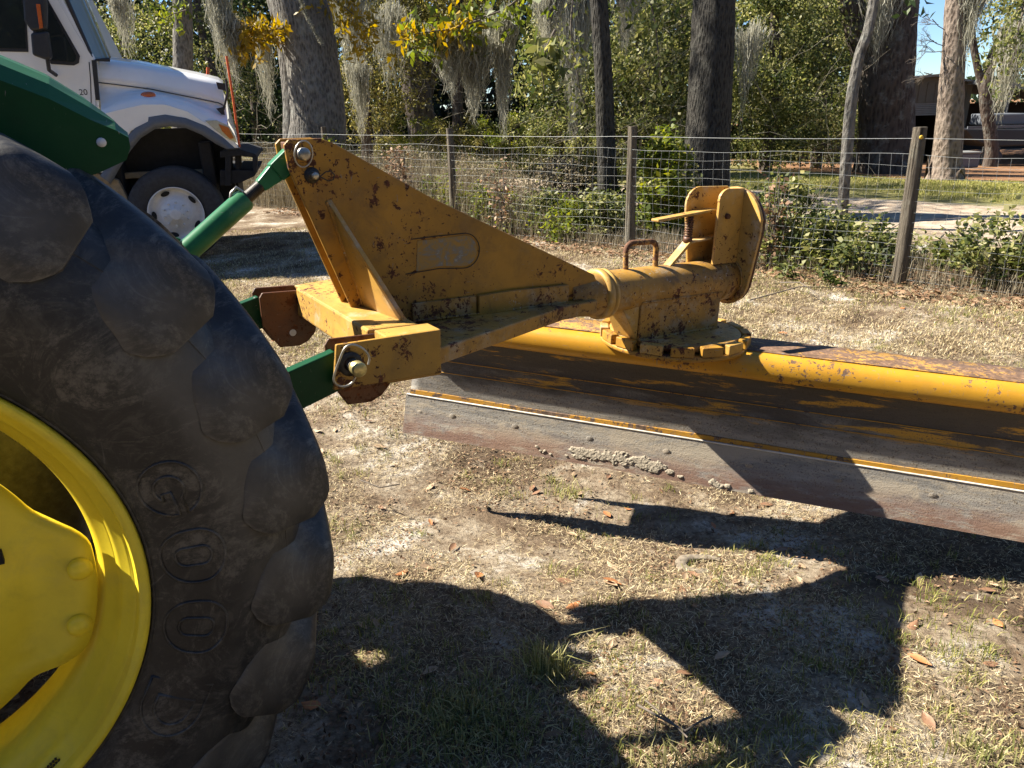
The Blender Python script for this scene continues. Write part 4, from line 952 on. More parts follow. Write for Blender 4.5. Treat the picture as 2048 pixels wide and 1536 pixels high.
# mirror
mk_ = MB().prism(kpoly([(42, -60), (86, -60), (92, 5), (92, 58), (62, 62), (47, 40)], 9.25), 9.25 - KO[1], 9.34 - KO[1], 1).build('mirror', M['black'], truck, bevel=.02)
MB().prism(kpoly([(60, 66), (94, 62), (102, 116), (92, 120), (64, 110)], 9.25), 9.25 - KO[1], 9.34 - KO[1], 1).build('mirror_lower', M['black'], mk_, bevel=.02)
MB().prism(kpoly([(72, 8), (80, 8), (86, 55), (79, 58)], 9.24), 9.235 - KO[1], 9.2495 - KO[1], 1).build('reflector', M['amber'], mk_, bevel=.002)
q = [(kb(a, b, v)[0], v - KO[1], kb(a, b, v)[1]) for a, b, v in ((95, 118, 9.30), (98, 140, 9.42), (112, 150, 9.58))]
MB().tube(q, .02, 8).build('mirror_arm', M['black'], mk_)
# unit number on the door
fc = bpy.data.curves.new('number', 'FONT'); fc.body = '20'; fc.size = .085; fc.extrude = .001
fo = bpy.data.objects.new('number_tmp', fc); COL.objects.link(fo)
dg = bpy.context.evaluated_depsgraph_get(); nm_me = bpy.data.meshes.new_from_object(fo.evaluated_get(dg)); bpy.data.objects.remove(fo)
nm = bpy.data.objects.new('unit_number', nm_me); COL.objects.link(nm); nm_me.materials.clear(); nm_me.materials.append(M['black']); nm.parent = truck
x, z = kb(159, 190, 9.60); nm.location = (x, 9.6035 - KO[1], z); nm.rotation_euler = (R(90), 0, 0)
# far side: roof and body behind, service body
mb = MB(); mb.box((-2.5, .25, 1.2), (-.95, 2.1, 2.9)); mb.build('cab_interior', M['cavity'], truck)
mb = MB(); mb.box((-6.5, .2, .9), (-2.65, 2.3, 2.6)); mb.build('cargo_body', M['white'], truck, bevel=.03)
for xx in (-5.2,):
    rear = bpy.data.objects.new('rear_wheel', wheel.data); COL.objects.link(rear); rear.parent = truck; rear.location = (xx, .05, .525)

# ------------------------------------------------------------ fence
fence = empty('wire_fence', (float(P0[0]), float(P0[1]), 0), label='woven wire fence on weathered wooden posts running behind the blade', cat='fence')
def fence_post(t, top_px, base_px, r, lean=None):
    b = fpt(t, 0); z = float(gz(*b)); mb = MB(); pts = []; h = 1.36
    tx, ty = top_px
    for k in range(9):
        f = k / 8; pts.append((b[0] - P0[0] + tx * f, b[1] - P0[1] + ty * f, z - .15 + (h + .15) * f))
    rs = [r * (1.08 - .14 * k / 8) * random.uniform(.97, 1.03) for k in range(9)]
    return mb.tube(pts, rs, 12).build('fence_post', M['post_wood'], fence)
fp0 = fence_post(0, (-.03, 0), None, .060)
fence_post(2.9, (-.01, 0), None, .056); fence_post(5.8, (0, .02), None, .05); fence_post(8.7, (.02, 0), None, .045); fence_post(11.6, (.0, 0), None, .055); fence_post(14.5, (0, 0), None, .05); fence_post(-2.9, (0, 0), None, .05)
# yellow insulator tag on the near post
b = fpt(0, 0); MB().lathe([(-.012, .0001), (-.012, .012), (-.006, .018), (0, .018)], 1, seg=14).build('insulator', simple('yellow_insulator', (.6, .38, .04), .5), fence).location = (-.035, -.048, 1.265)
M['wire'] = simple('galvanised_wire', (.30, .31, .30), .5, .3, .25, 60, 0)
def wires():
    heights = [.04, .14, .24, .34, .44, .54, .64, .74, .84, .94, 1.04, 1.13]
    T = np.arange(-2.9, 14.5, .1)
    def sag(t, h): return .014 * math.sin(t * 2.2 + h * 5) + .006 * math.sin(t * 6.1 + h * 17) * (1 if h > .3 else .5) - .02 * math.sin(math.pi * ((t % 2.9) / 2.9)) * (h / 1.1)
    def off(t, h): return .03 + .018 * math.sin(t * 1.7 + h * 2.5)
    for pi, (t0, t1) in enumerate([(-2.9, 0), (0, 2.9), (2.9, 5.8), (5.8, 8.7), (8.7, 11.6), (11.6, 14.5)]):
        mb = MB(); ts = [t for t in np.linspace(t0, t1, 30)]
        for h in heights:
            pts = []
            for t in ts:
                p = fpt(t, -off(t, h)) - P0; pts.append((p[0], p[1], h + sag(t, h)))
            mb.tube(pts, .0015 if h in (.04, 1.13) else .0010, 4)
        for t in ts[:-1]:
            pts = []
            j = random.uniform(-.014, .014)
            for h in [.04, .30, .6, .9, 1.13]:
                p = fpt(t + j + .016 * math.sin(h * 6 + t) , -off(t, h) - .002) - P0; pts.append((p[0], p[1], h + sag(t, h)))
            mb.tube(pts, .0009, 4)
        mb.build('woven_wire', M['wire'], fence, kind='stuff')
    mb = MB()
    pts = []
    for t in np.linspace(-2.9, 14.5, 60):
        p = fpt(t, -.05) - P0; pts.append((p[0], p[1], 1.255 - .012 * math.sin(math.pi * ((t % 2.9) / 2.9))))
    mb.tube(pts, .0022, 5); mb.build('top_wire', M['wire'], fence)
wires()

# ------------------------------------------------------------ trees
def trunk_pts(path, Y):     # path of (px, py, width px)
    out = []
    for px, py, wpx in path:
        p = at(px, py, Y); depth = (p - c_loc) @ c_fwd; out.append((p, wpx * depth / F_PX / 2))
    return out
def limb(pts, rs, mat, name, parent, base, seg=18, rough=.06):
    # smooth and roughen
    P_ = np.array([np.asarray(p) - base for p in pts]); rs = np.array(rs); n = len(P_); K = max(8, n * 5)
    t = np.linspace(0, n - 1, K); Q = np.stack([np.interp(t, range(n), P_[:, i]) for i in range(3)], 1); rr_ = np.interp(t, range(n), rs)
    for _ in range(2): Q[1:-1] = (Q[:-2] + 2 * Q[1:-1] + Q[2:]) / 4
    mb = MB(); mb.tube([Vector(q) for q in Q], list(rr_), seg)
    vs = mb.v; out = []
    for i, v in enumerate(vs):
        k = min(K - 1, i // seg); c = Q[k]; d = np.array(v) - c
        an = (i % seg) / seg * 2 * math.pi
        f = 1 + rough * (math.sin(an * 3 + v[2] * 1.3) + .6 * math.sin(an * 7 + v[2] * 2.1 + 1) + .5 * random.uniform(-1, 1))
        out.append(tuple(c + d * f))
    mb.v = out
    return mb.build(name, mat, parent)
def crown_pts(center, rad, n, nsub, spread):
    subs = rng.normal(size=(nsub, 3)); subs = unit(subs) * (rng.uniform(.25, 1, (nsub, 1)) ** .6) * np.array(rad) + np.array(center)
    idx = rng.integers(0, nsub, n); sc = rng.uniform(.5, 1.4, nsub)[idx][:, None]
    return subs[idx] + rng.normal(size=(n, 3)) * spread * sc * np.array([1, 1, .7]), idx
def tree(label, path, Y, mat, crown=None, cmat='leaf_green', leaf=.14, limbs=(), name='tree', group=None, rough=.05, extra=None):
    tp_ = trunk_pts(path, Y); base = tp_[0][0].copy(); base[2] = float(gz(base[0], base[1]))
    e = empty(name, tuple(base), label=label, cat='tree', group=group)
    pts = [p for p, r in tp_]; rs = [r for p, r in tp_]
    if pts[0][2] > base[2] + .05:
        pts = [np.array([pts[0][0], pts[0][1], base[2] - .1])] + pts; rs = [rs[0] * 1.15] + rs
    # carry on above the frame
    top = pts[-1]; d = pts[-1] - pts[-2]; d = d / max(1e-6, np.linalg.norm(d)); hh = 4.5 if crown else 2
    pts.append(top + d * hh + np.array([.2, 0, 0])); rs.append(rs[-1] * .6)
    limb(pts, rs, mat, 'trunk', e, base, rough=rough)
    for lpath, dY in limbs:
        lt = trunk_pts(lpath, Y + dY); limb([p for p, r in lt], [r for p, r in lt], mat, 'limb', e, base, seg=10)
    if crown:
        for ci, (c, rad, n, ns, sp) in enumerate(crown):
            q, idx = crown_pts(np.array(c) - base, rad, n, ns, sp)
            st = rng.uniform(-.22, .22, ns)[idx]; leaves('crown', q, leaf, M[cmat], np.clip(rng.beta(2, 2.3, n) + st, 0, 1), .55, -.2, e)
    return e, base
def C(px, py, Y): return tuple(at(px, py, Y))

# near and middle trunks
tree('big grey oak with a leaning trunk just behind the fence, left of the blade mast', [(628, 330, 118), (640, 250, 110), (626, 120, 104), (600, 0, 118), (560, -120, 110)], 15, M['oak_bark'],
     crown=[(C(350, -900, 16), (3.2, 3, 1.8), 5000, 120, .4)], leaf=.16, rough=.03)
tree('slender grey oak trunk pressed against the left side of the big leaning oak', [(588, 330, 44), (588, 200, 42), (572, 60, 40), (540, -40, 38)], 15.6, M['oak_bark'], rough=.03)
tree('lichen covered straight trunk rising behind the truck hood', [(368, 330, 44), (366, 120, 38), (364, 0, 36), (362, -80, 34)], 19, M['oak_bark'])
tree('dark brown twin trunk deep in the shade left of the hanging moss', [(850, 330, 62), (845, 250, 58), (822, 120, 54), (812, 0, 50), (800, -60, 40)], 24, M['old_bark'], limbs=[([(838, 240, 30), (868, 120, 28), (880, 20, 26), (884, -40, 24)], .4)])
tree('slim scaly grey trunk beside the middle fence post', [(1217, 455, 44), (1213, 330, 38), (1208, 150, 36), (1198, 0, 35), (1190, -80, 34)], 10.6, M['dark_bark'], rough=.04)
tree('thick dark furrowed trunk standing behind the lever end of the swing tube', [(1402, 440, 122), (1406, 370, 100), (1416, 250, 86), (1426, 100, 86), (1429, 0, 84), (1432, -80, 80)], 11.4, M['dark_bark'], rough=.035)
tree('thin pale crooked trunk leaning in front of the big forked oak', [(1682, 460, 20), (1690, 340, 22), (1702, 200, 22), (1718, 110, 20), (1738, 60, 20), (1752, -20, 20), (1760, -80, 18)], 10.6, M['oak_bark'])
tree('huge dark forked oak trunk beside the open shed', [(1765, 345, 110), (1770, 260, 100), (1772, 160, 100), (1785, 90, 92), (1795, 0, 80), (1800, -80, 74)], 19, M['old_bark'], crown=[(C(1700, -420, 20), (3, 2.5, 1.6), 5000, 110, .4)], leaf=.16,
     limbs=[([(1750, 150, 56), (1722, 80, 50), (1700, 0, 46), (1690, -60, 40)], .1)])
tree('rugged plated pine trunk standing in front of the shed', [(1888, 362, 74), (1892, 330, 56), (1900, 200, 46), (1908, 100, 42), (1914, 0, 40), (1918, -80, 38)], 15.6, M['pine_bark'], rough=.05)
tree('far oak with mossy spreading limbs at the right above the carport', [(1985, 300, 24), (1968, 190, 22), (1985, 110, 20), (2030, 40, 18), (2060, -20, 16)], 26, M['old_bark'], crown=[(C(2060, 60, 26), (1.5, 1.5, 2.0), 5000, 60, .35)], leaf=.13, limbs=[([(1968, 190, 15), (1950, 110, 14), (1938, 30, 12), (1925, -40, 10)], .1)])

# background woodland: each tree with its own crown masses
wood = [
 (268, 24, (2.4, 1.6, 3.0), 2.6, 'leaf_green', 16000, 'olive leafed tree showing over the truck hood by the windshield', 330),
 (150, 27, (2.6, 1.8, 3.4), 2.8, 'leaf_green', 7000, 'leafy tree mostly hidden behind the truck cab', 330),
 (455, 26, (1.8, 1.6, 2.6), 3.2, 'leaf_green', 9000, 'leafy tree between the truck nose and the leaning oak', 330),
 (520, 31, (2.4, 2, 3.6), 3.0, 'leaf_dark', 9000, 'dark evergreen in the gap left of the leaning oak', 330),
 (735, 21, (1.9, 1.4, 2.2), 3.2, 'leaf_olive', 13000, 'thin yellowish tree right of the leaning oak', 330),
 (770, 30, (2.4, 2, 3.0), 3.4, 'leaf_green', 9000, 'shaded green tree behind the blade mast', 330),
 (915, 21, (1.8, 1.3, 1.3), 4.4, 'leaf_olive', 10000, 'tree whose leafy boughs hang over the dark hollow', 330),
 (1120, 19, (.9, .9, 2.3), 2.2, 'leaf_green', 12000, 'vine draped tree left of the slim scaly trunk', 330),
 (1280, 18, (1.3, 1.1, 2.5), 2.2, 'leaf_green', 20000, 'vine covered bright green tree between the slim and the thick trunk', 330),
 (1340, 21, (1.8, 1.4, 3.0), 2.2, 'leaf_green', 12000, 'green tree directly left of the thick dark trunk', 330),
 (1530, 19, (1.5, 1.3, 2.8), 2.2, 'leaf_green', 24000, 'dense bushy green tree right of the thick dark trunk', 345),
 (1630, 22, (1.9, 1.6, 3.4), 2.3, 'leaf_green', 18000, 'leafy tree between the bushy green tree and the forked oak', 345),
 (1600, 30, (3.0, 2, 4.0), 3.2, 'leaf_dark', 8000, 'dark tree far back behind the bushy green trees', 340),
]
for px, Y, rad, cz, mt_, n, lab, py0 in wood:
    b = at(px, py0, Y); b[2] = float(gz(b[0], b[1])); e = empty('woodland_tree', tuple(b), label=lab, cat='tree')
    tpts = [b, b + [.1, 0, 2], b + [random.uniform(-.5, .5), .2, 4.5], b + [random.uniform(-.8, .8), .3, 7.5]]
    limb(tpts, [.17, .14, .11, .05], M['old_bark'], 'trunk', e, b, seg=9)
    q, idx = crown_pts((0, 0, cz), rad, n, 130, .26); st = rng.uniform(-.25, .25, 130)[idx]
    keep = q[:, 2] > .1; q = q[keep]; st = st[keep]
    leaves('crown', q, .085 if mt_ != 'leaf_dark' else .15, M[mt_], np.clip(rng.beta(2, 2.3, len(q)) + st, 0, 1), .6, -.15, e)
    if Y < 24: continue
    q, idx = crown_pts((0, 3, 8.2), (2.7, 2.4, 1.6), 2600, 60, .5)
    leaves('crown', q, .26, M['leaf_dark'], None, .6, 0, e)

# far wood that reads as one mass, with a break where the sky shows
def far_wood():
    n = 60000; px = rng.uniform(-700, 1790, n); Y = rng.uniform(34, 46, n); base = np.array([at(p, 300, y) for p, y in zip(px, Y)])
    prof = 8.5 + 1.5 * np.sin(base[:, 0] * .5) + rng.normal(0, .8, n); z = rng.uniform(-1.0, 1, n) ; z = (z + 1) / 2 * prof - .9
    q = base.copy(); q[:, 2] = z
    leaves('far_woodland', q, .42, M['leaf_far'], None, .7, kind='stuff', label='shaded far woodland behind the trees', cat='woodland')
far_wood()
def sky_screen_trees():  # unseen foliage belt added behind the camera to cut the sky fill
    n = 26000; a = R(1) * rng.uniform(85, 243, n); r = rng.uniform(16, 23, n); z = rng.beta(1.1, 1.4, n) * 7
    q = np.stack([r * np.sin(a), 3 + r * np.cos(a), z], 1); q += rng.normal(0, .4, q.shape)
    leaves('unseen_tree_screen', q, .75, M['leaf_dark'], None, .7, kind='stuff', label='unseen belt of leaves added behind the viewer to cut sky light', cat='woodland')
sky_screen_trees()
def far_right():
    n = 5000; px = rng.uniform(1700, 2700, n); Y = rng.uniform(50, 60, n); base = np.array([at(p, 240, y) for p, y in zip(px, Y)])
    base[:, 2] = rng.uniform(-1, 2.6, n)
    leaves('distant_tree_line', base, .5, M['leaf_dark'], None, .7, kind='stuff', label='low distant tree line behind the shed', cat='woodland')
far_right()

# branches with coloured leaves
def bough(label, path, Y, npts, spread, mat, leaf, dens, cat='branch', aspect=.4):
    pts = [at(a, b, Y) for a, b in path]; base = pts[0]; e = empty('bough', tuple(base), label=label, cat=cat)
    limb(pts, np.linspace(.018, .005, len(pts)), M['twig'], 'branch', e, base, seg=6)
    P_ = np.array(pts) - base; t = rng.uniform(0, len(pts) - 1, npts); c = np.stack([np.interp(t, range(len(pts)), P_[:, i]) for i in range(3)], 1)
    c = c + rng.normal(size=(npts, 3)) * spread * np.array([1, 1, .8]); c[:, 2] -= spread * .3
    tw = MB()
    for k in range(min(npts // 3, 40)):
        a0 = np.array([np.interp(t[k], range(len(pts)), P_[:, i]) for i in range(3)]); tw.tube([Vector(a0), Vector((a0 + c[k]) / 2 + [0, 0, .02]), Vector(c[k])], .003, 4)
    tw.build('twigs', M['twig'], e, kind='stuff')
    q = np.repeat(c, dens, 0) + rng.normal(size=(npts * dens, 3)) * .10
    leaves('leaf', q, leaf, M[mat], None, aspect, -.9, e, kind='stuff')
bough('bough of bright yellow oak leaves on the left side of the leaning oak', [(575, 55), (530, 62), (490, 78), (472, 95)], 14.6, 60, .15, 'leaf_yellow', .16, 9)
bough('green leafy twigs beside the lichen covered trunk', [(372, 20), (345, 28), (325, 40)], 18.6, 12, .2, 'leaf_yg', .15, 9)
bough('golden leafed bough right of the leaning oak at the top of the picture', [(640, -30), (690, 15), (720, 40), (760, 60)], 14.6, 40, .28, 'leaf_yellow', .14, 9)
bough('long bough of yellow and green leaves reaching across the hanging moss', [(1080, -40), (1010, 20), (930, 45), (860, 68), (825, 70)], 11.5, 46, .15, 'leaf_yg', .16, 8)
bough('orange tinted tip of the long yellow bough', [(960, 40), (900, 58), (840, 66), (822, 70)], 11.3, 20, .07, 'leaf_yellow', .14, 7)
bough('drooping magnolia twig with long green leaves', [(1110, 60), (1090, 100), (1083, 140), (1090, 185)], 9.8, 14, .08, 'leaf_green', .20, 5)
bough('leafy bough hanging right of the slim trunk', [(1290, -40), (1310, 40), (1318, 120), (1322, 170)], 12.5, 40, .2, 'leaf_green', .12, 9)
bough('small dark leaf cluster hanging against the sky', [(1835, -20), (1832, 0), (1835, 18)], 12, 5, .05, 'leaf_dark', .17, 4)
bough('broad green bough at the top right corner', [(2060, -10), (2040, 40), (2030, 90), (2035, 120)], 14, 40, .28, 'leaf_green', .10, 12)
bough('tall light green shrub branches over the gap at centre top', [(1150, -40), (1140, 60), (1160, 180), (1180, 240)], 13, 46, .2, 'leaf_green', .11, 9)

# bare twigs against the sky
tb = MB(); base = at(1888, 92, 17)
def twig(p, d, L, r, dep):
    q = p + d * L; tb.tube([Vector(p - base), Vector((p + q) / 2 - base + [0, 0, random.uniform(-.03, .03)]), Vector(q - base)], r, 4)
    if dep > 0:
        for _ in range(3):
            dd = unit(d + rng.normal(0, .55, 3) * [1, .4, 1]); twig(p + d * L * random.uniform(.4, 1), dd, L * random.uniform(.55, .8), r * .65, dep - 1)
for (a, b, dx, dz) in ((1888, 92, -1, .45), (1890, 60, -1, .7), (1882, 148, -1, .1), (1886, 102, -1, -.02)): twig(at(a, b, 15.6), unit(np.array([dx, 0, dz])), .34, .008, 3)
tbo = tb.build('bare_branch', M['twig']); tbo.location = tuple(base); tagp(tbo, 'bare twiggy branches against the blue sky left of the pine trunk', 'branch', kind='stuff')

# pale dead stems and vines tangled through the edge of the wood
def tangle(label, px0, px1, py0, py1, Y0, Y1, n, L, r=.006):
    mb = MB(); base = at((px0 + px1) / 2, py1, (Y0 + Y1) / 2)
    for k in range(n):
        p = at(random.uniform(px0, px1), random.uniform(py0, py1), random.uniform(Y0, Y1)) - base; d = unit(rng.normal(size=3) * [1, .4, .9] + [0, 0, .35]); pts = [Vector(p)]
        for j in range(5): d = unit(d + rng.normal(0, .28, 3)); p = p + d * L * random.uniform(.15, .3); pts.append(Vector(p))
        mb.tube(pts, [r * (1 - .14 * j) for j in range(6)], 4)
    o = mb.build('vine_tangle', M['pale_twig'], kind='stuff'); o.location = tuple(base); tagp(o, label, 'vines')
M['pale_twig'] = simple('pale_dead_stem', (.20, .18, .135), .9, 0, .35, 20, .1)
tangle('pale vines tangled between the slim and the thick trunk', 1225, 1390, 20, 330, 14, 16, 60, 1.2, .004)
tangle('grey vine tangle beneath the vine draped tree', 1100, 1190, 180, 340, 14, 17, 45, 1.0, .004)
tangle('dead stems and vines at the foot of the far woods behind the mast', 690, 1000, 180, 330, 19, 23, 60, 1.5, .005)
tangle('dead branches hanging in the bushy green tree', 1480, 1700, 60, 340, 15.5, 18, 36, 1.2, .004)
tangle('bare stems behind the orange rods', 480, 560, 120, 330, 20, 24, 26, 1.8, .006)
# spanish moss
def moss(label, px, py, Y, wpx, lpx, n):
    top = at(px, py, Y); dep = (top - c_loc) @ c_fwd; w = wpx * dep / F_PX; L = lpx * dep / F_PX
    npt = n; tops = rng.normal(size=(npt, 3)) * [w * .32, .15, L * .05]; tops[:, 2] += np.sin(tops[:, 0] / w * 7) * L * .06
    K = 12; ln = L * rng.beta(1.6, 2.2, npt) * (1 - .5 * np.abs(tops[:, 0]) / w) * 1.25 + .06
    V = np.empty((npt, K, 2, 3)); ph = rng.uniform(0, 6.3, npt); ww = rng.uniform(.003, .009, npt) * 1.4; an = rng.uniform(0, 6.3, npt)
    for k in range(K):
        f = k / (K - 1); c = tops.copy(); c[:, 2] -= ln * f; c[:, 0] += (.030 * np.sin(ph + f * 9) + .022 * np.sin(ph * 3 + f * 23)) * (f + .3) - np.sign(tops[:, 0]) * np.abs(tops[:, 0]) * .5 * f; c[:, 1] += .03 * np.cos(ph * 2 + f * 8)
        s = np.stack([np.cos(an + f * 2), np.sin(an + f * 2), np.zeros(npt)], 1) * (ww * (1 - .7 * f))[:, None]
        V[:, k, 0] = c - s; V[:, k, 1] = c + s
    i = np.arange(npt)[:, None, None] * K * 2 + np.arange(K - 1)[None, :, None] * 2; q = (i + np.array([0, 1, 3, 2])[None, None]).reshape(-1, 4)
    tone = np.repeat(np.clip(rng.beta(2.5, 2, npt), 0, 1), K * 2)
    mo = empty('spanish_moss', tuple(top), label=label, cat='moss')
    np_mesh('strands', V.reshape(-1, 3), q, M['moss'], tone, mo, kind='stuff')
    ii = rng.integers(0, npt, n * 5); kk = (rng.beta(1.2, 1.6, n * 5) * (K - 1)).astype(int); cc = V[ii, kk].mean(1) + rng.normal(0, .018, (n * 5, 3))
    leaves('curls', cc, .045, M['moss'], np.clip(rng.beta(3, 2, n * 5), 0, 1), .16, 0, mo, kind='stuff')
for a in [('wisp of moss hanging left of the lichen covered trunk', 236, -10, 17, 36, 110, 200),
          ('long curtain of pale moss sweeping down by the orange rod', 425, -60, 14.2, 46, 200, 420), ('ragged moss tuft beside the bright yellow leaves', 455, 40, 14.3, 40, 110, 500),
          ('thin moss strand behind the orange rods', 520, 60, 16, 30, 160, 240), ('wide grey moss drape right of the leaning oak', 700, -40, 16, 90, 190, 420),
          ('low moss tail hanging in the shade behind the mast', 715, 130, 17, 36, 130, 380), ('faint moss veil in front of the twin trunk', 770, 20, 19, 80, 150, 300),
          ('thick sunlit moss clump under the long yellow bough', 900, 62, 11.8, 90, 105, 1000), ('moss clump trailing a long thread over the hollow', 945, 78, 12.0, 60, 140, 650),
          ('long narrow moss tail beside the dark hollow', 1003, 40, 12.2, 40, 200, 650), ('pale moss tuft left of the magnolia twig', 1095, -20, 12.2, 50, 120, 600),
          ('moss column wrapped on the vine draped tree', 1150, -30, 14.5, 60, 270, 900), ('moss fringe between the slim and thick trunks', 1255, -30, 15, 50, 120, 400),
          ('grey moss mat hanging right of the thick trunk', 1500, 60, 17, 60, 150, 260), ('moss streamer right of the pine trunk', 1948, -40, 15.5, 50, 150, 800), ('hanging moss at the far right edge above the carport', 2030, 60, 16, 40, 160, 600),
          ('moss beard on the forked oak limb', 1770, -20, 18.5, 60, 130, 500)]: moss(*a)
# hanging moss strand laid on the leaning oak
q = [at(a, b, 14.35) for a, b in ((598, -10), (612, 30), (632, 66), (646, 88))]
sb = q[0]; mbs = MB()
pp = np.repeat(np.array([np.array(x) for x in q]), 70, 0)
t = rng.uniform(0, 3, 700); cpts = np.stack([np.interp(t, range(4), np.array(q)[:, i]) for i in range(3)], 1) + rng.normal(0, .018, (700, 3))
leaves('moss_rope', cpts - sb, .05, M['moss'], None, .2, label='rope of pale moss lying down the face of the leaning oak', cat='moss').location = tuple(sb)

# ------------------------------------------------------------ shed and carport, far right
def metal_mat(name, col, sc=28):
    mt, nt, b = new_mat(name); co = N(nt, 'ShaderNodeTexCoord').outputs['Object']
    n = noise(nt, co, 3, 6, .6); c = ramp(nt, n, [(.3, tuple(x * .8 for x in col)), (.7, col)]); nt.links.new(c, b.inputs['Base Color']); b.inputs['Roughness'].default_value = .6
    return mt
SY = 30.0; s0 = at(1700, 300, SY); sz = float(gz(s0[0], s0[1]))
shed = empty('shed', (float(s0[0]), SY, sz), label='tan metal shed with a half raised roll door behind the forked oak', cat='shed')
def sx(px): return float(at(px, 230, SY)[0] - s0[0])
def szz(py, px=1850): return float(at(px, py, SY)[2] - sz)
M['shed'] = metal_mat('tan_sheet_metal', (.105, .095, .07)); M['shed_roof'] = metal_mat('grey_roof_sheet', (.20, .20, .185))
x0, x1, xd0, xd1 = sx(1680), sx(1935), sx(1795), sx(1884)
ze, zp = szz(165), szz(154); zd = szz(206); zb_ = szz(231)
mb = MB(); mb.box((x0, 0, -.2), (xd0, .1, ze)); mb.box((xd1, 0, -.2), (x1, .1, ze)); mb.prism([(xd0, zd), (xd1, zd), (xd1, ze), (xd0, ze)], 0, .1, 1)
mb.prism([(x0, ze), (x1, ze), (sx(1862), zp + .02), (sx(1840), zp)], .001, .1, 1); mb.box((x0, .1, -.2), (x0 + .1, 7, ze)); mb.box((x1 - .1, .1, -.2), (x1, 7, ze)); mb.box((x0, 7, -.2), (x1, 7.1, ze)); mb.build('wall', M['shed'], shed)
for k in range(16):
    xx = x0 + (x1 - x0) * (k + .5) / 16; 
    if xd0 - .05 < xx < xd1 + .05: lo_ = zd + .02
    else: lo_ = 0
    MB().box((xx - .03, -.02, lo_), (xx + .03, -.0005, ze - .02)).build('wall_rib', M['shed'], shed)
for k in range(7):
    z0 = zb_ + (zd - zb_) * k / 7; MB().box((xd0, .02, z0 + .005), (xd1, .05 + .0, z0 + (zd - zb_) / 7 - .008)).build('door_slat', M['shed_roof'], shed)
mb = MB(); mb.add([(x0 - .25, -.3, ze - .03), (sx(1852), -.3, zp + .08), (x1 + .25, -.3, ze - .03), (x0 - .25, 7.3, ze - .03), (sx(1852), 7.3, zp + .08), (x1 + .25, 7.3, ze - .03)], [(0, 1, 4, 3), (1, 2, 5, 4)])
ro = mb.build('roof', M['shed_roof'], shed); so = ro.modifiers.new('t', 'SOLIDIFY'); so.thickness = .07
# lean-to carport on the right
cp = empty('carport', (float(s0[0]) + sx(1935), SY - 1, sz), label='open lean-to carport roof on thin steel posts at the right of the shed', cat='carport')
def cx(px): return sx(px) - sx(1935)
mb = MB(); mb.add([(cx(1925), -.2, szz(163)), (cx(2300), -.2, szz(215)), (cx(2300), 6, szz(208)), (cx(1925), 6, szz(160))], [(0, 1, 2, 3)]); ro = mb.build('roof', M['shed_roof'], cp); so = ro.modifiers.new('t', 'SOLIDIFY'); so.thickness = .16
MB().box((cx(1940), 6, 0), (cx(2300), 6.1, szz(212))).build('back_wall', M['cavity'], cp)
for a, b_px in ((1978, 180), (1950, 190), (2120, 205)):
    MB().box((cx(a) - .05, .0, -.2), (cx(a) + .05, .1, szz(b_px))).build('post', M['shed_roof'], cp)
MB().tube([(cx(1952), .05, szz(180)), (cx(1978), .05, szz(212))], .04, 6).build('brace', M['shed_roof'], cp)
for k in range(5): MB().box((cx(1930 + 25 * k), -.25, szz(176 + 4 * k)), (cx(1950 + 25 * k), -.205, szz(170 + 4 * k))).build('roof_rib', M['shed_roof'], cp)
# boat hull on a trailer under the carport
bt = empty('boat', (float(s0[0]) + sx(2030), SY - 3, sz), label='dark hulled boat with pale gunwale parked under the carport', cat='boat')
def bx(px): return float(at(px, 250, SY - 3)[0] - s0[0] - sx(2030))
def bz(py): return float(at(2000, py, SY - 3)[2] - sz)
mb = MB(); mb.prism([(bx(1930), bz(256)), (bx(2130), bz(262)), (bx(2130), bz(292)), (bx(1990), bz(294)), (bx(1950), bz(278))], 0, 1.8, 1); mb.build('hull', M['black'], bt, bevel=.05)
mb = MB(); mb.box((bx(1935), -.05, bz(256)), (bx(2130), -.002, bz(251))); mb.build('gunwale', M['grey_trim'], bt)
mb = MB(); mb.box((bx(1985), .3, bz(251)), (bx(2060), 1.4, bz(228))); mb.build('cabin', M['grey_trim'], bt, bevel=.05)
for a in (1995, 2090):
    MB().lathe([(-.1, .1), (-.12, .25), (.1, .27), (.1, .1)], 1, seg=20).build('trailer_wheel', M['truck_rubber'], bt).location = (bx(a), -.1, .27)
cr = empty('crate_pile', (float(at(1925, 300, 24)[0]), 24, float(gz(*at(1925, 300, 24)[:2]))), label='low grey storage bin between the pine trunk and the boat', cat='bin')
mb = MB(); mb.box((-.5, 0, 0), (.6, .7, .42)); mb.build('bin_body', M['grey_trim'], cr, bevel=.03); MB().box((-.53, -.03, .422), (.63, .73, .47)).build('bin_lid', M['shed_roof'], cr, bevel=.01)

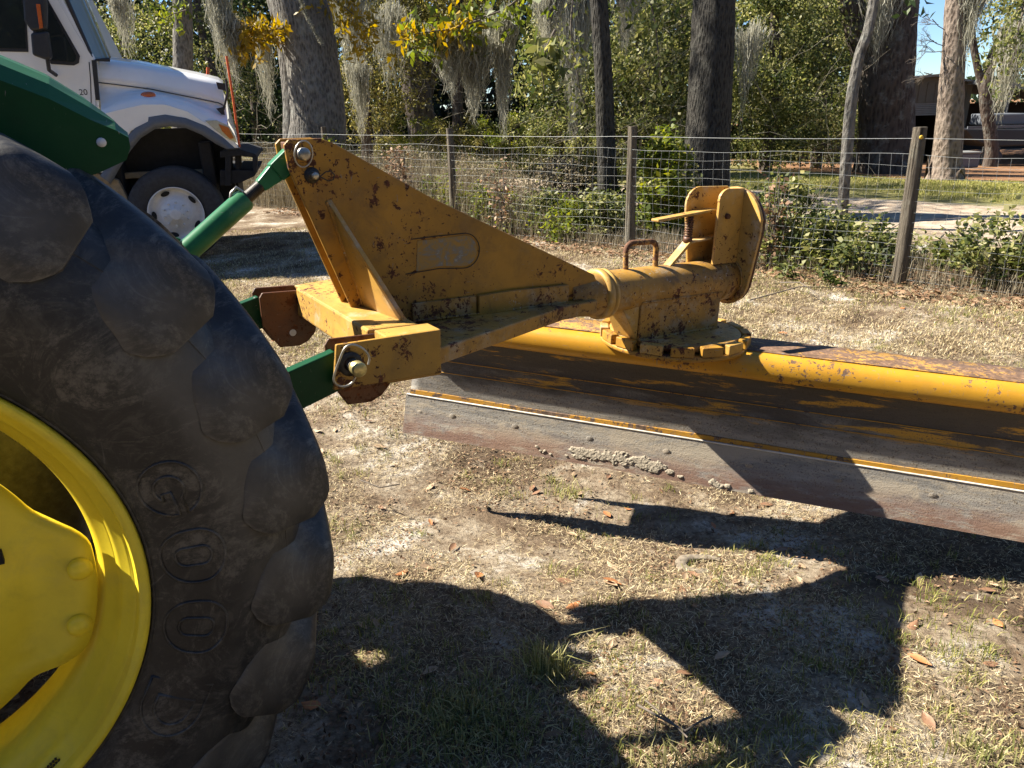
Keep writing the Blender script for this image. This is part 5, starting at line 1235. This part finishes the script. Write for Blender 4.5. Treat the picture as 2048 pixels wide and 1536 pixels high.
# ------------------------------------------------------------ brush and weeds along the fence
def bush(label, t, s, rad, h, n, mat, leaf, cat='bush', name='bush', stems=14, aspect=.6, dens=.8):
    b = fpt(t, s); z = float(gz(*b)); e = empty(name, (float(b[0]), float(b[1]), z), label=label, cat=cat)
    mb = MB()
    for k in range(stems):
        a = random.uniform(0, 6.28); r_ = random.uniform(.2, .9); tip = (rad * r_ * math.cos(a), rad * r_ * math.sin(a), h * random.uniform(.5, 1)); mb.tube([(0, 0, 0), (tip[0] * .5, tip[1] * .5, tip[2] * .6), tip], .004, 4)
    mb.build('stems', M['twig'], e, kind='stuff')
    nsub = 50; sub = rng.normal(size=(nsub, 3)) * [rad * .5, rad * .5, 0]; hh = h * (1 - (np.linalg.norm(sub[:, :2], axis=1) / rad / 1.6) ** 2).clip(.15, 1); sub[:, 2] = rng.uniform(.05, 1, nsub) * hh
    idx = rng.integers(0, nsub, n); q = sub[idx] + rng.normal(size=(n, 3)) * .085 * dens; q[:, 2] = np.abs(q[:, 2]) + .01
    leaves('foliage', q, leaf, M[mat], np.clip(rng.beta(2, 2.2, n) + rng.uniform(-.2, .2, nsub)[idx], 0, 1), aspect, .0, e, flat=.3, kind='stuff')
bush('low dark vine mound right of the near fence post', -.75, .65, .75, .55, 4200, 'leaf_green', .065)
bush('bramble mound at the right edge below the road', -1.7, .8, .75, .60, 3600, 'leaf_green', .065)
bush('leafy vine clump just left of the near fence post', .65, .55, .65, .50, 3800, 'leaf_green', .062)
bush('round green shrub between the two near fence posts', 1.35, .7, .65, .80, 5200, 'leaf_green', .062)
bush('dense weedy shrub behind the fan plate', 1.9, .75, .5, .62, 3000, 'leaf_green', .06)
bush('yellow green sapling left of the thick dark trunk', 3.15, 1.1, .32, 1.40, 2200, 'leaf_yg', .085)
bush('green and brown bush at the foot of the slim trunk', 3.7, .5, .35, .55, 2200, 'leaf_green', .06)
bush('leafy weeds left of the middle fence post', 4.0, .35, .40, .45, 2000, 'leaf_yg', .055)
bush('sprawling weeds behind the swing tube', 4.7, .5, .5, .50, 2400, 'leaf_green', .055)
bush('tall leafy shrub filling the gap between the slim trunk and the second post', 3.5, 1.7, .5, 1.15, 6000, 'leaf_green', .065)
bush('brown leafed shrub left of the slim trunk', 4.95, 2.0, .55, .95, 4200, 'leaf_olive', .055)
bush('grey weedy brush between the third post and the slim trunk', 5.1, 1.4, .7, .85, 4200, 'dry', .045)
bush('dense dry brush left of the third post', 6.6, 1.3, .8, .95, 4600, 'dry', .045)
bush('pale dry brush behind the mast', 8.0, 1.2, .9, 1.05, 4600, 'dry', .045)
bush('olive brush just right of the truck bumper', 10.2, 1.0, .9, 1.1, 4600, 'leaf_olive', .05)
bush('pale weed clump near the third fence post', 5.5, .4, .5, .55, 2200, 'leaf_yg', .05)
bush('straggly yellow green weeds left of the third fence post', 6.3, .3, .4, .75, 1300, 'leaf_yg', .05)
bush('sprig of yellow leaves climbing the fence beside the mast top', 8.7, .05, .25, 1.35, 500, 'leaf_yg', .07)
bush('withered brown vine hung on the fence top', 6.9, .0, .22, 1.15, 600, 'litter', .06)
bush('curled dead leaves caught on the wire right of the third post', 4.9, .02, .16, .95, 260, 'litter', .06)
bush('dead brown vine hanging on the fence left of the near post', 1.25, .02, .14, 1.05, 260, 'litter', .06)
# hedgerow across the road on the left
for i, (px, Y, h_, mt_, lab) in enumerate([(520, 24, 1.0, 'dry', 'grey brush across the road behind the truck nose'), (720, 22, 1.1, 'leaf_olive', 'dry brush across the road behind the mast top'), (820, 21, 1.1, 'leaf_yg', 'pale green brush across the road left of the third post'),
        (930, 20, 1.15, 'leaf_olive', 'green brush across the road right of the third post'), (1010, 19, 1.1, 'leaf_yg', 'yellowish brush beneath the dark hollow'), (1090, 18.5, 1.2, 'leaf_green', 'tangled brush beneath the vine draped tree'), (1160, 18, 1.3, 'leaf_green', 'brush mound left of the slim trunk across the road'), (1270, 17, 1.2, 'leaf_green', 'green thicket seen between the slim and thick trunks')]):
    p = at(px, 345, Y); t_ = (np.array(p[:2]) - P0) @ FD; s_ = (np.array(p[:2]) - P0) @ FN
    bush(lab, t_, max(s_, 6.9), 1.25, h_ * 1.3, 6500, mt_, .055, stems=30)

def scatter_fence(n, t0, t1, s0_, s1_):
    t = rng.uniform(t0, t1, n); s = rng.uniform(s0_, s1_, n); p = P0[None] + t[:, None] * FD + s[:, None] * FN
    return np.stack([p[:, 0], p[:, 1], gz(p[:, 0], p[:, 1])], 1), t
q, t = scatter_fence(24000, -2.5, 13, -.15, 1.5); 
hh = (.16 + .20 * np.clip((t - 3) / 3, 0, 1) + .40 * np.clip((t - 4.0) / 2.5, 0, 1)) * rng.uniform(.4, 1.5, len(t))
blades('fence_line_weeds', q, hh, .005, M['dry'], None, .35, kind='stuff', label='dry upright weeds growing along the fence line', cat='weeds')
q, t = scatter_fence(11000, 4, 14, -.05, 1.2); 
q[:, 2] += rng.uniform(.0, .95, len(q)); leaves('weed_seed_heads', q, .03, M['dry'], None, .5, kind='stuff', label='dry seed heads among the tall weeds left of the third post', cat='weeds')
q, t = scatter_fence(9000, -2.5, 10, -.55, .8); q[:, 2] += rng.uniform(.003, .04, len(q))
leaves('leaf_litter', q, .055, M['litter'], None, .55, flat=.8, kind='stuff', label='brown leaf litter banked along the foot of the fence', cat='leaf litter')
# sticks at the fence foot
for (a, b, c_, d_, lab) in ((1500, 600, 1690, 575, 'long thin stick lying at the fence foot beside the fan plate'), (1560, 565, 1640, 592, 'short curved stick in the leaf litter left of the near post')):
    p0_ = on_plane(a, b, (0, 0, 1), .02); p1_ = on_plane(c_, d_, (0, 0, 1), .05); mid_ = (p0_ + p1_) / 2 + [0, 0, .06]
    o = MB().tube([Vector((0, 0, 0)), Vector(mid_ - p0_), Vector(p1_ - p0_)], [.006, .005, .003], 6).build('stick', M['twig']); o.location = tuple(p0_); tagp(o, lab, 'stick')

# ------------------------------------------------------------ ground cover in the yard
def yard(n, ymax=9.0, ymin=.9, pw=1.0):
    Y = ymin + (ymax - ymin) * rng.uniform(0, 1, n) ** pw; x = rng.uniform(-.75, .80, n) * (Y + .6) ; keep = (x * FN[0] + Y * FN[1]) < 7.35
    x, Y = x[keep], Y[keep]; return np.stack([x, Y, gz(x, Y)], 1)
def clump(p, sc, seed):
    a = np.sin(p[:, 0] * sc + seed) * np.cos(p[:, 1] * sc * 1.13 + seed * 1.7) + .6 * np.sin(p[:, 0] * sc * 2.3 + p[:, 1] * sc * 1.9 + seed) + .4 * np.cos(p[:, 0] * sc * 4.7 - p[:, 1] * sc * 5.1)
    return a
def straw(n, L, wd, seed, thr, name, lab, ymax=9.0, pw=1.3):
    p = yard(n, ymax, pw=pw); p = p[clump(p, 2.2, seed) + .5 * clump(p, 7.3, seed + 2) + rng.normal(0, .45, len(p)) > thr]; n = len(p)
    az = rng.uniform(0, 6.28, n); el = rng.normal(0, .38, n); ln = L * rng.uniform(.4, 1.5, n) * (1 + .08 * p[:, 1])
    d = np.stack([np.cos(az) * np.cos(el), np.sin(az) * np.cos(el), np.sin(el)], 1) * ln[:, None] * .5; s = np.stack([-np.sin(az), np.cos(az), rng.normal(0, .4, n)], 1) * (wd * rng.uniform(.5, 1.4, n) * (1 + .18 * p[:, 1]))[:, None] * .5
    p[:, 2] += np.abs(d[:, 2]) + rng.uniform(.0005, .011, n); bend = rng.normal(0, .12, n)[:, None] * np.cross(d, [0, 0, 1]) 
    V = np.stack([p - d - s * .6, p - d + s * .6, p + bend + s, p + bend - s, p + d], 1)
    i = np.arange(n)[:, None] * 5; T = np.concatenate([i + [0, 1, 2], i + [0, 2, 3], i + [3, 2, 4]])
    tone = np.clip(rng.beta(1.1, 1.3, n), 0, 1)
    np_mesh(name, V.reshape(-1, 3), T, M['straw'], np.repeat(tone, 5), tris=True, kind='stuff', label=lab, cat='dry grass')
straw(560000, .019, .0012, 1.0, -.28, 'dry_thatch', 'bleached thatch of dead grass covering the yard')
q = yard(30000, 9, pw=1.3); q = q[clump(q, 1.5, 4.0) + rng.normal(0, .6, len(q)) > .3]
blades('short_yard_grass', q, .026, .0026, M['grass'], None, .9, kind='stuff', label='thin short grass scattered over the yard', cat='grass')
q = yard(170000, 11, ymin=4.6, pw=1.1)
q = q[clump(q, 1.9, 2.0) + rng.normal(0, .8, len(q)) > -.5]
blades('worn_mid_yard_grass', q, .030, .0042, M['straw'], None, 1.1, kind='stuff', label='worn straw coloured grass over the middle of the yard', cat='dry grass')
q = yard(60000, 11, ymin=4.6, pw=1.1); q = q[clump(q, 1.1, 6.0) + rng.normal(0, .5, len(q)) > .5]
blades('mid_yard_green_grass', q, .030, .005, M['grass'], None, 1.0, kind='stuff', label='greener grass patches over the middle of the yard', cat='grass')
# grass beyond the road
n = 60000; t = rng.uniform(-9, 6, n); s_ = rng.uniform(6.6, 10.5, n); p = P0[None] + t[:, None] * FD + s_[:, None] * FN
q = np.stack([p[:, 0], p[:, 1], gz(p[:, 0], p[:, 1])], 1); q = q[clump(q, 1.3, 3.0) + rng.normal(0, .6, len(q)) > -.3]
blades('verge_grass', q, .05, .010, M['grass'], np.clip(rng.beta(3, 2, len(q)), 0, 1), .8, kind='stuff', label='yellowing grass verge on the far side of the sandy road', cat='grass')
# tufts
tuft = yard(1900, 7.5, pw=1.2); tuft = tuft[clump(tuft, 1.5, 4.0) + rng.normal(0, .6, len(tuft)) > 0]
q = np.repeat(tuft, 26, 0) + rng.normal(0, .022, (len(tuft) * 26, 3)) * [1, 1, 0]; q[:, 2] = gz(q[:, 0], q[:, 1])
blades('grass_tufts', q, .032, .0026, M['grass'], None, .8, kind='stuff', label='small tufts of green and straw coloured grass in the yard', cat='grass')
def green_patch(px, py, rad, n, h, lab):
    c = on_plane(px, py, (0, 0, 1), 0); q = c + rng.normal(0, 1, (n, 3)) * [rad, rad * .8, 0]; q[:, 2] = gz(q[:, 0], q[:, 1])
    blades('green_grass_patch', q, h, .004, M['leaf_green'], np.clip(rng.beta(3, 2, n) + .15, 0, 1), .9, kind='stuff', label=lab, cat='grass')
green_patch(930, 1440, .10, 1100, .045, 'dense green grass patch in the tyre shadow at the bottom'); green_patch(1085, 1330, .04, 160, .09, 'bright green grass tuft in the lit gap of the shadow')
green_patch(1400, 1545, .10, 300, .06, 'low green clover at the bottom edge of the picture'); green_patch(740, 1330, .10, 220, .04, 'thin green grass beside the tyre in the shade')
green_patch(1130, 920, .05, 90, .05, 'pale weed sprout in front of the cutting edge'); green_patch(1960, 1490, .05, 110, .05, 'straw green tuft near the bottom right corner')

# fallen oak leaves one can pick out
def leaf_mesh():
    pr = [(-.5, 0), (-.34, .10), (-.12, .20), (.12, .21), (.32, .13), (.5, 0)]
    vs = []; 
    for x, y in pr: vs += [(x, y, .10 * abs(y) * 4 + .10 * x * x), (x, 0, .02 * math.sin(x * 5)), (x, -y, .08 * abs(y) * 4 + .10 * x * x)]
    fs = []
    for i in range(5):
        for j in range(2): k = i * 3 + j; fs.append((k, k + 1, k + 4, k + 3))
    return MB().add(vs, fs, True).mesh('fallen_leaf')
lmats = []
for nm_, c1 in (('brown_leaf', (.22, .12, .065)), ('tan_leaf', (.36, .25, .15)), ('orange_leaf', (.36, .15, .055))): lmats.append(simple(nm_, c1, .6, 0, .35, 3, .3))
lms = []
for mm in lmats:
    me = leaf_mesh(); me.materials.append(mm); lms.append(me)
spec = [(800, 1110), (1185, 1330), (1370, 1140), (620, 1400), (955, 1115), (860, 1335)]
cnt = 0; lp_ = [on_plane(a, b, (0, 0, 1), 0)[:2] for a, b in spec] + [tuple(v[:2]) for v in yard(170, 4.3, ymin=1.3, pw=1.0)] + [tuple(v[:2]) for v in yard(150, 6.8, ymin=3, pw=1.0)]
for (x, y) in lp_:
    o = bpy.data.objects.new('fallen_leaf', lms[random.choice((0, 0, 1, 1, 2))]); COL.objects.link(o); s = random.uniform(.035, .085)
    o.scale = (s, s * random.uniform(.8, 1.1), s * random.choice((1, 1, -1)) * random.uniform(.5, 1.4)); o.location = (x, y, float(gz(x, y)) + .010); o.rotation_euler = (random.uniform(-.35, .35), random.uniform(-.35, .35), random.uniform(0, 6.28))
    beyond = (x - 1.2 * .0) * .42 + y * .906 > 3.05; hue = ('brown', 'tan', 'orange')[lms.index(o.data)]
    zone = 'on the open ground between the blade and the fence' if beyond else ('close beside the big tyre' if x < .15 else ('in front of the blade near the right edge' if x > 1.0 else 'on the sand in front of the blade'))
    tagp(o, '%s curled oak leaf lying %s' % (hue, zone), 'fallen leaf', 'fallen oak leaves in the yard'); cnt += 1
    if cnt > 280: break
q = yard(70000, 8, pw=1.2); q = q[clump(q, 3.1, 8.0) + rng.normal(0, .5, len(q)) > .25]; q[:, 2] += rng.uniform(.002, .014, len(q))
leaves('litter_crumbs', q, .016, M['litter'], np.clip(rng.beta(1.2, 1.6, len(q)), 0, 1), .55, flat=.6, kind='stuff', label='brown crumbs of broken leaves and bark over the yard', cat='leaf litter')
# twigs and the pale clod
for (pts, r_, lab) in ((((1275, 1410), (1330, 1440), (1370, 1462), (1405, 1440), (1425, 1432)), .0035, 'forked dead twig on the sand near the bottom'), (((1290, 1400), (1350, 1450), (1375, 1475)), .0025, 'thin twig beside the forked dead twig'),
                        (((1515, 1470), (1530, 1450)), .003, 'short bark chip stick at the edge of the shadow'), (((720, 960), (760, 975), (800, 968)), .003, 'small dark twig left of the blade shadow')):
    w_ = [on_plane(a, b, (0, 0, 1), .012) for a, b in pts]; o = MB().tube([Vector(p - w_[0]) for p in w_], r_, 6).build('twig', M['twig']); o.location = tuple(w_[0]); tagp(o, lab, 'twig')
M['clod'] = simple('packed_soil', (.20, .165, .12), .95, 0, .4, 45, 1.0)
cl = on_plane(1405, 1128, (0, 0, 1), -.12); pts = [(.085 * math.cos(a), .055 * math.sin(a), .012 + .006 * math.sin(3 * a)) for a in np.linspace(R(25), R(325), 14)]
o = MB().tube(pts, [.010 + .014 * math.sin(math.pi * k / 13) * random.uniform(.8, 1.2) for k in range(14)], 10, flat=.8).build('sand_clod', M['clod']); o.location = (cl[0], cl[1], float(gz(cl[0], cl[1])) - .004); o.scale = (1, 1, .7); tagp(o, 'horseshoe shaped pale clod of packed sand in the blade shadow', 'clod')
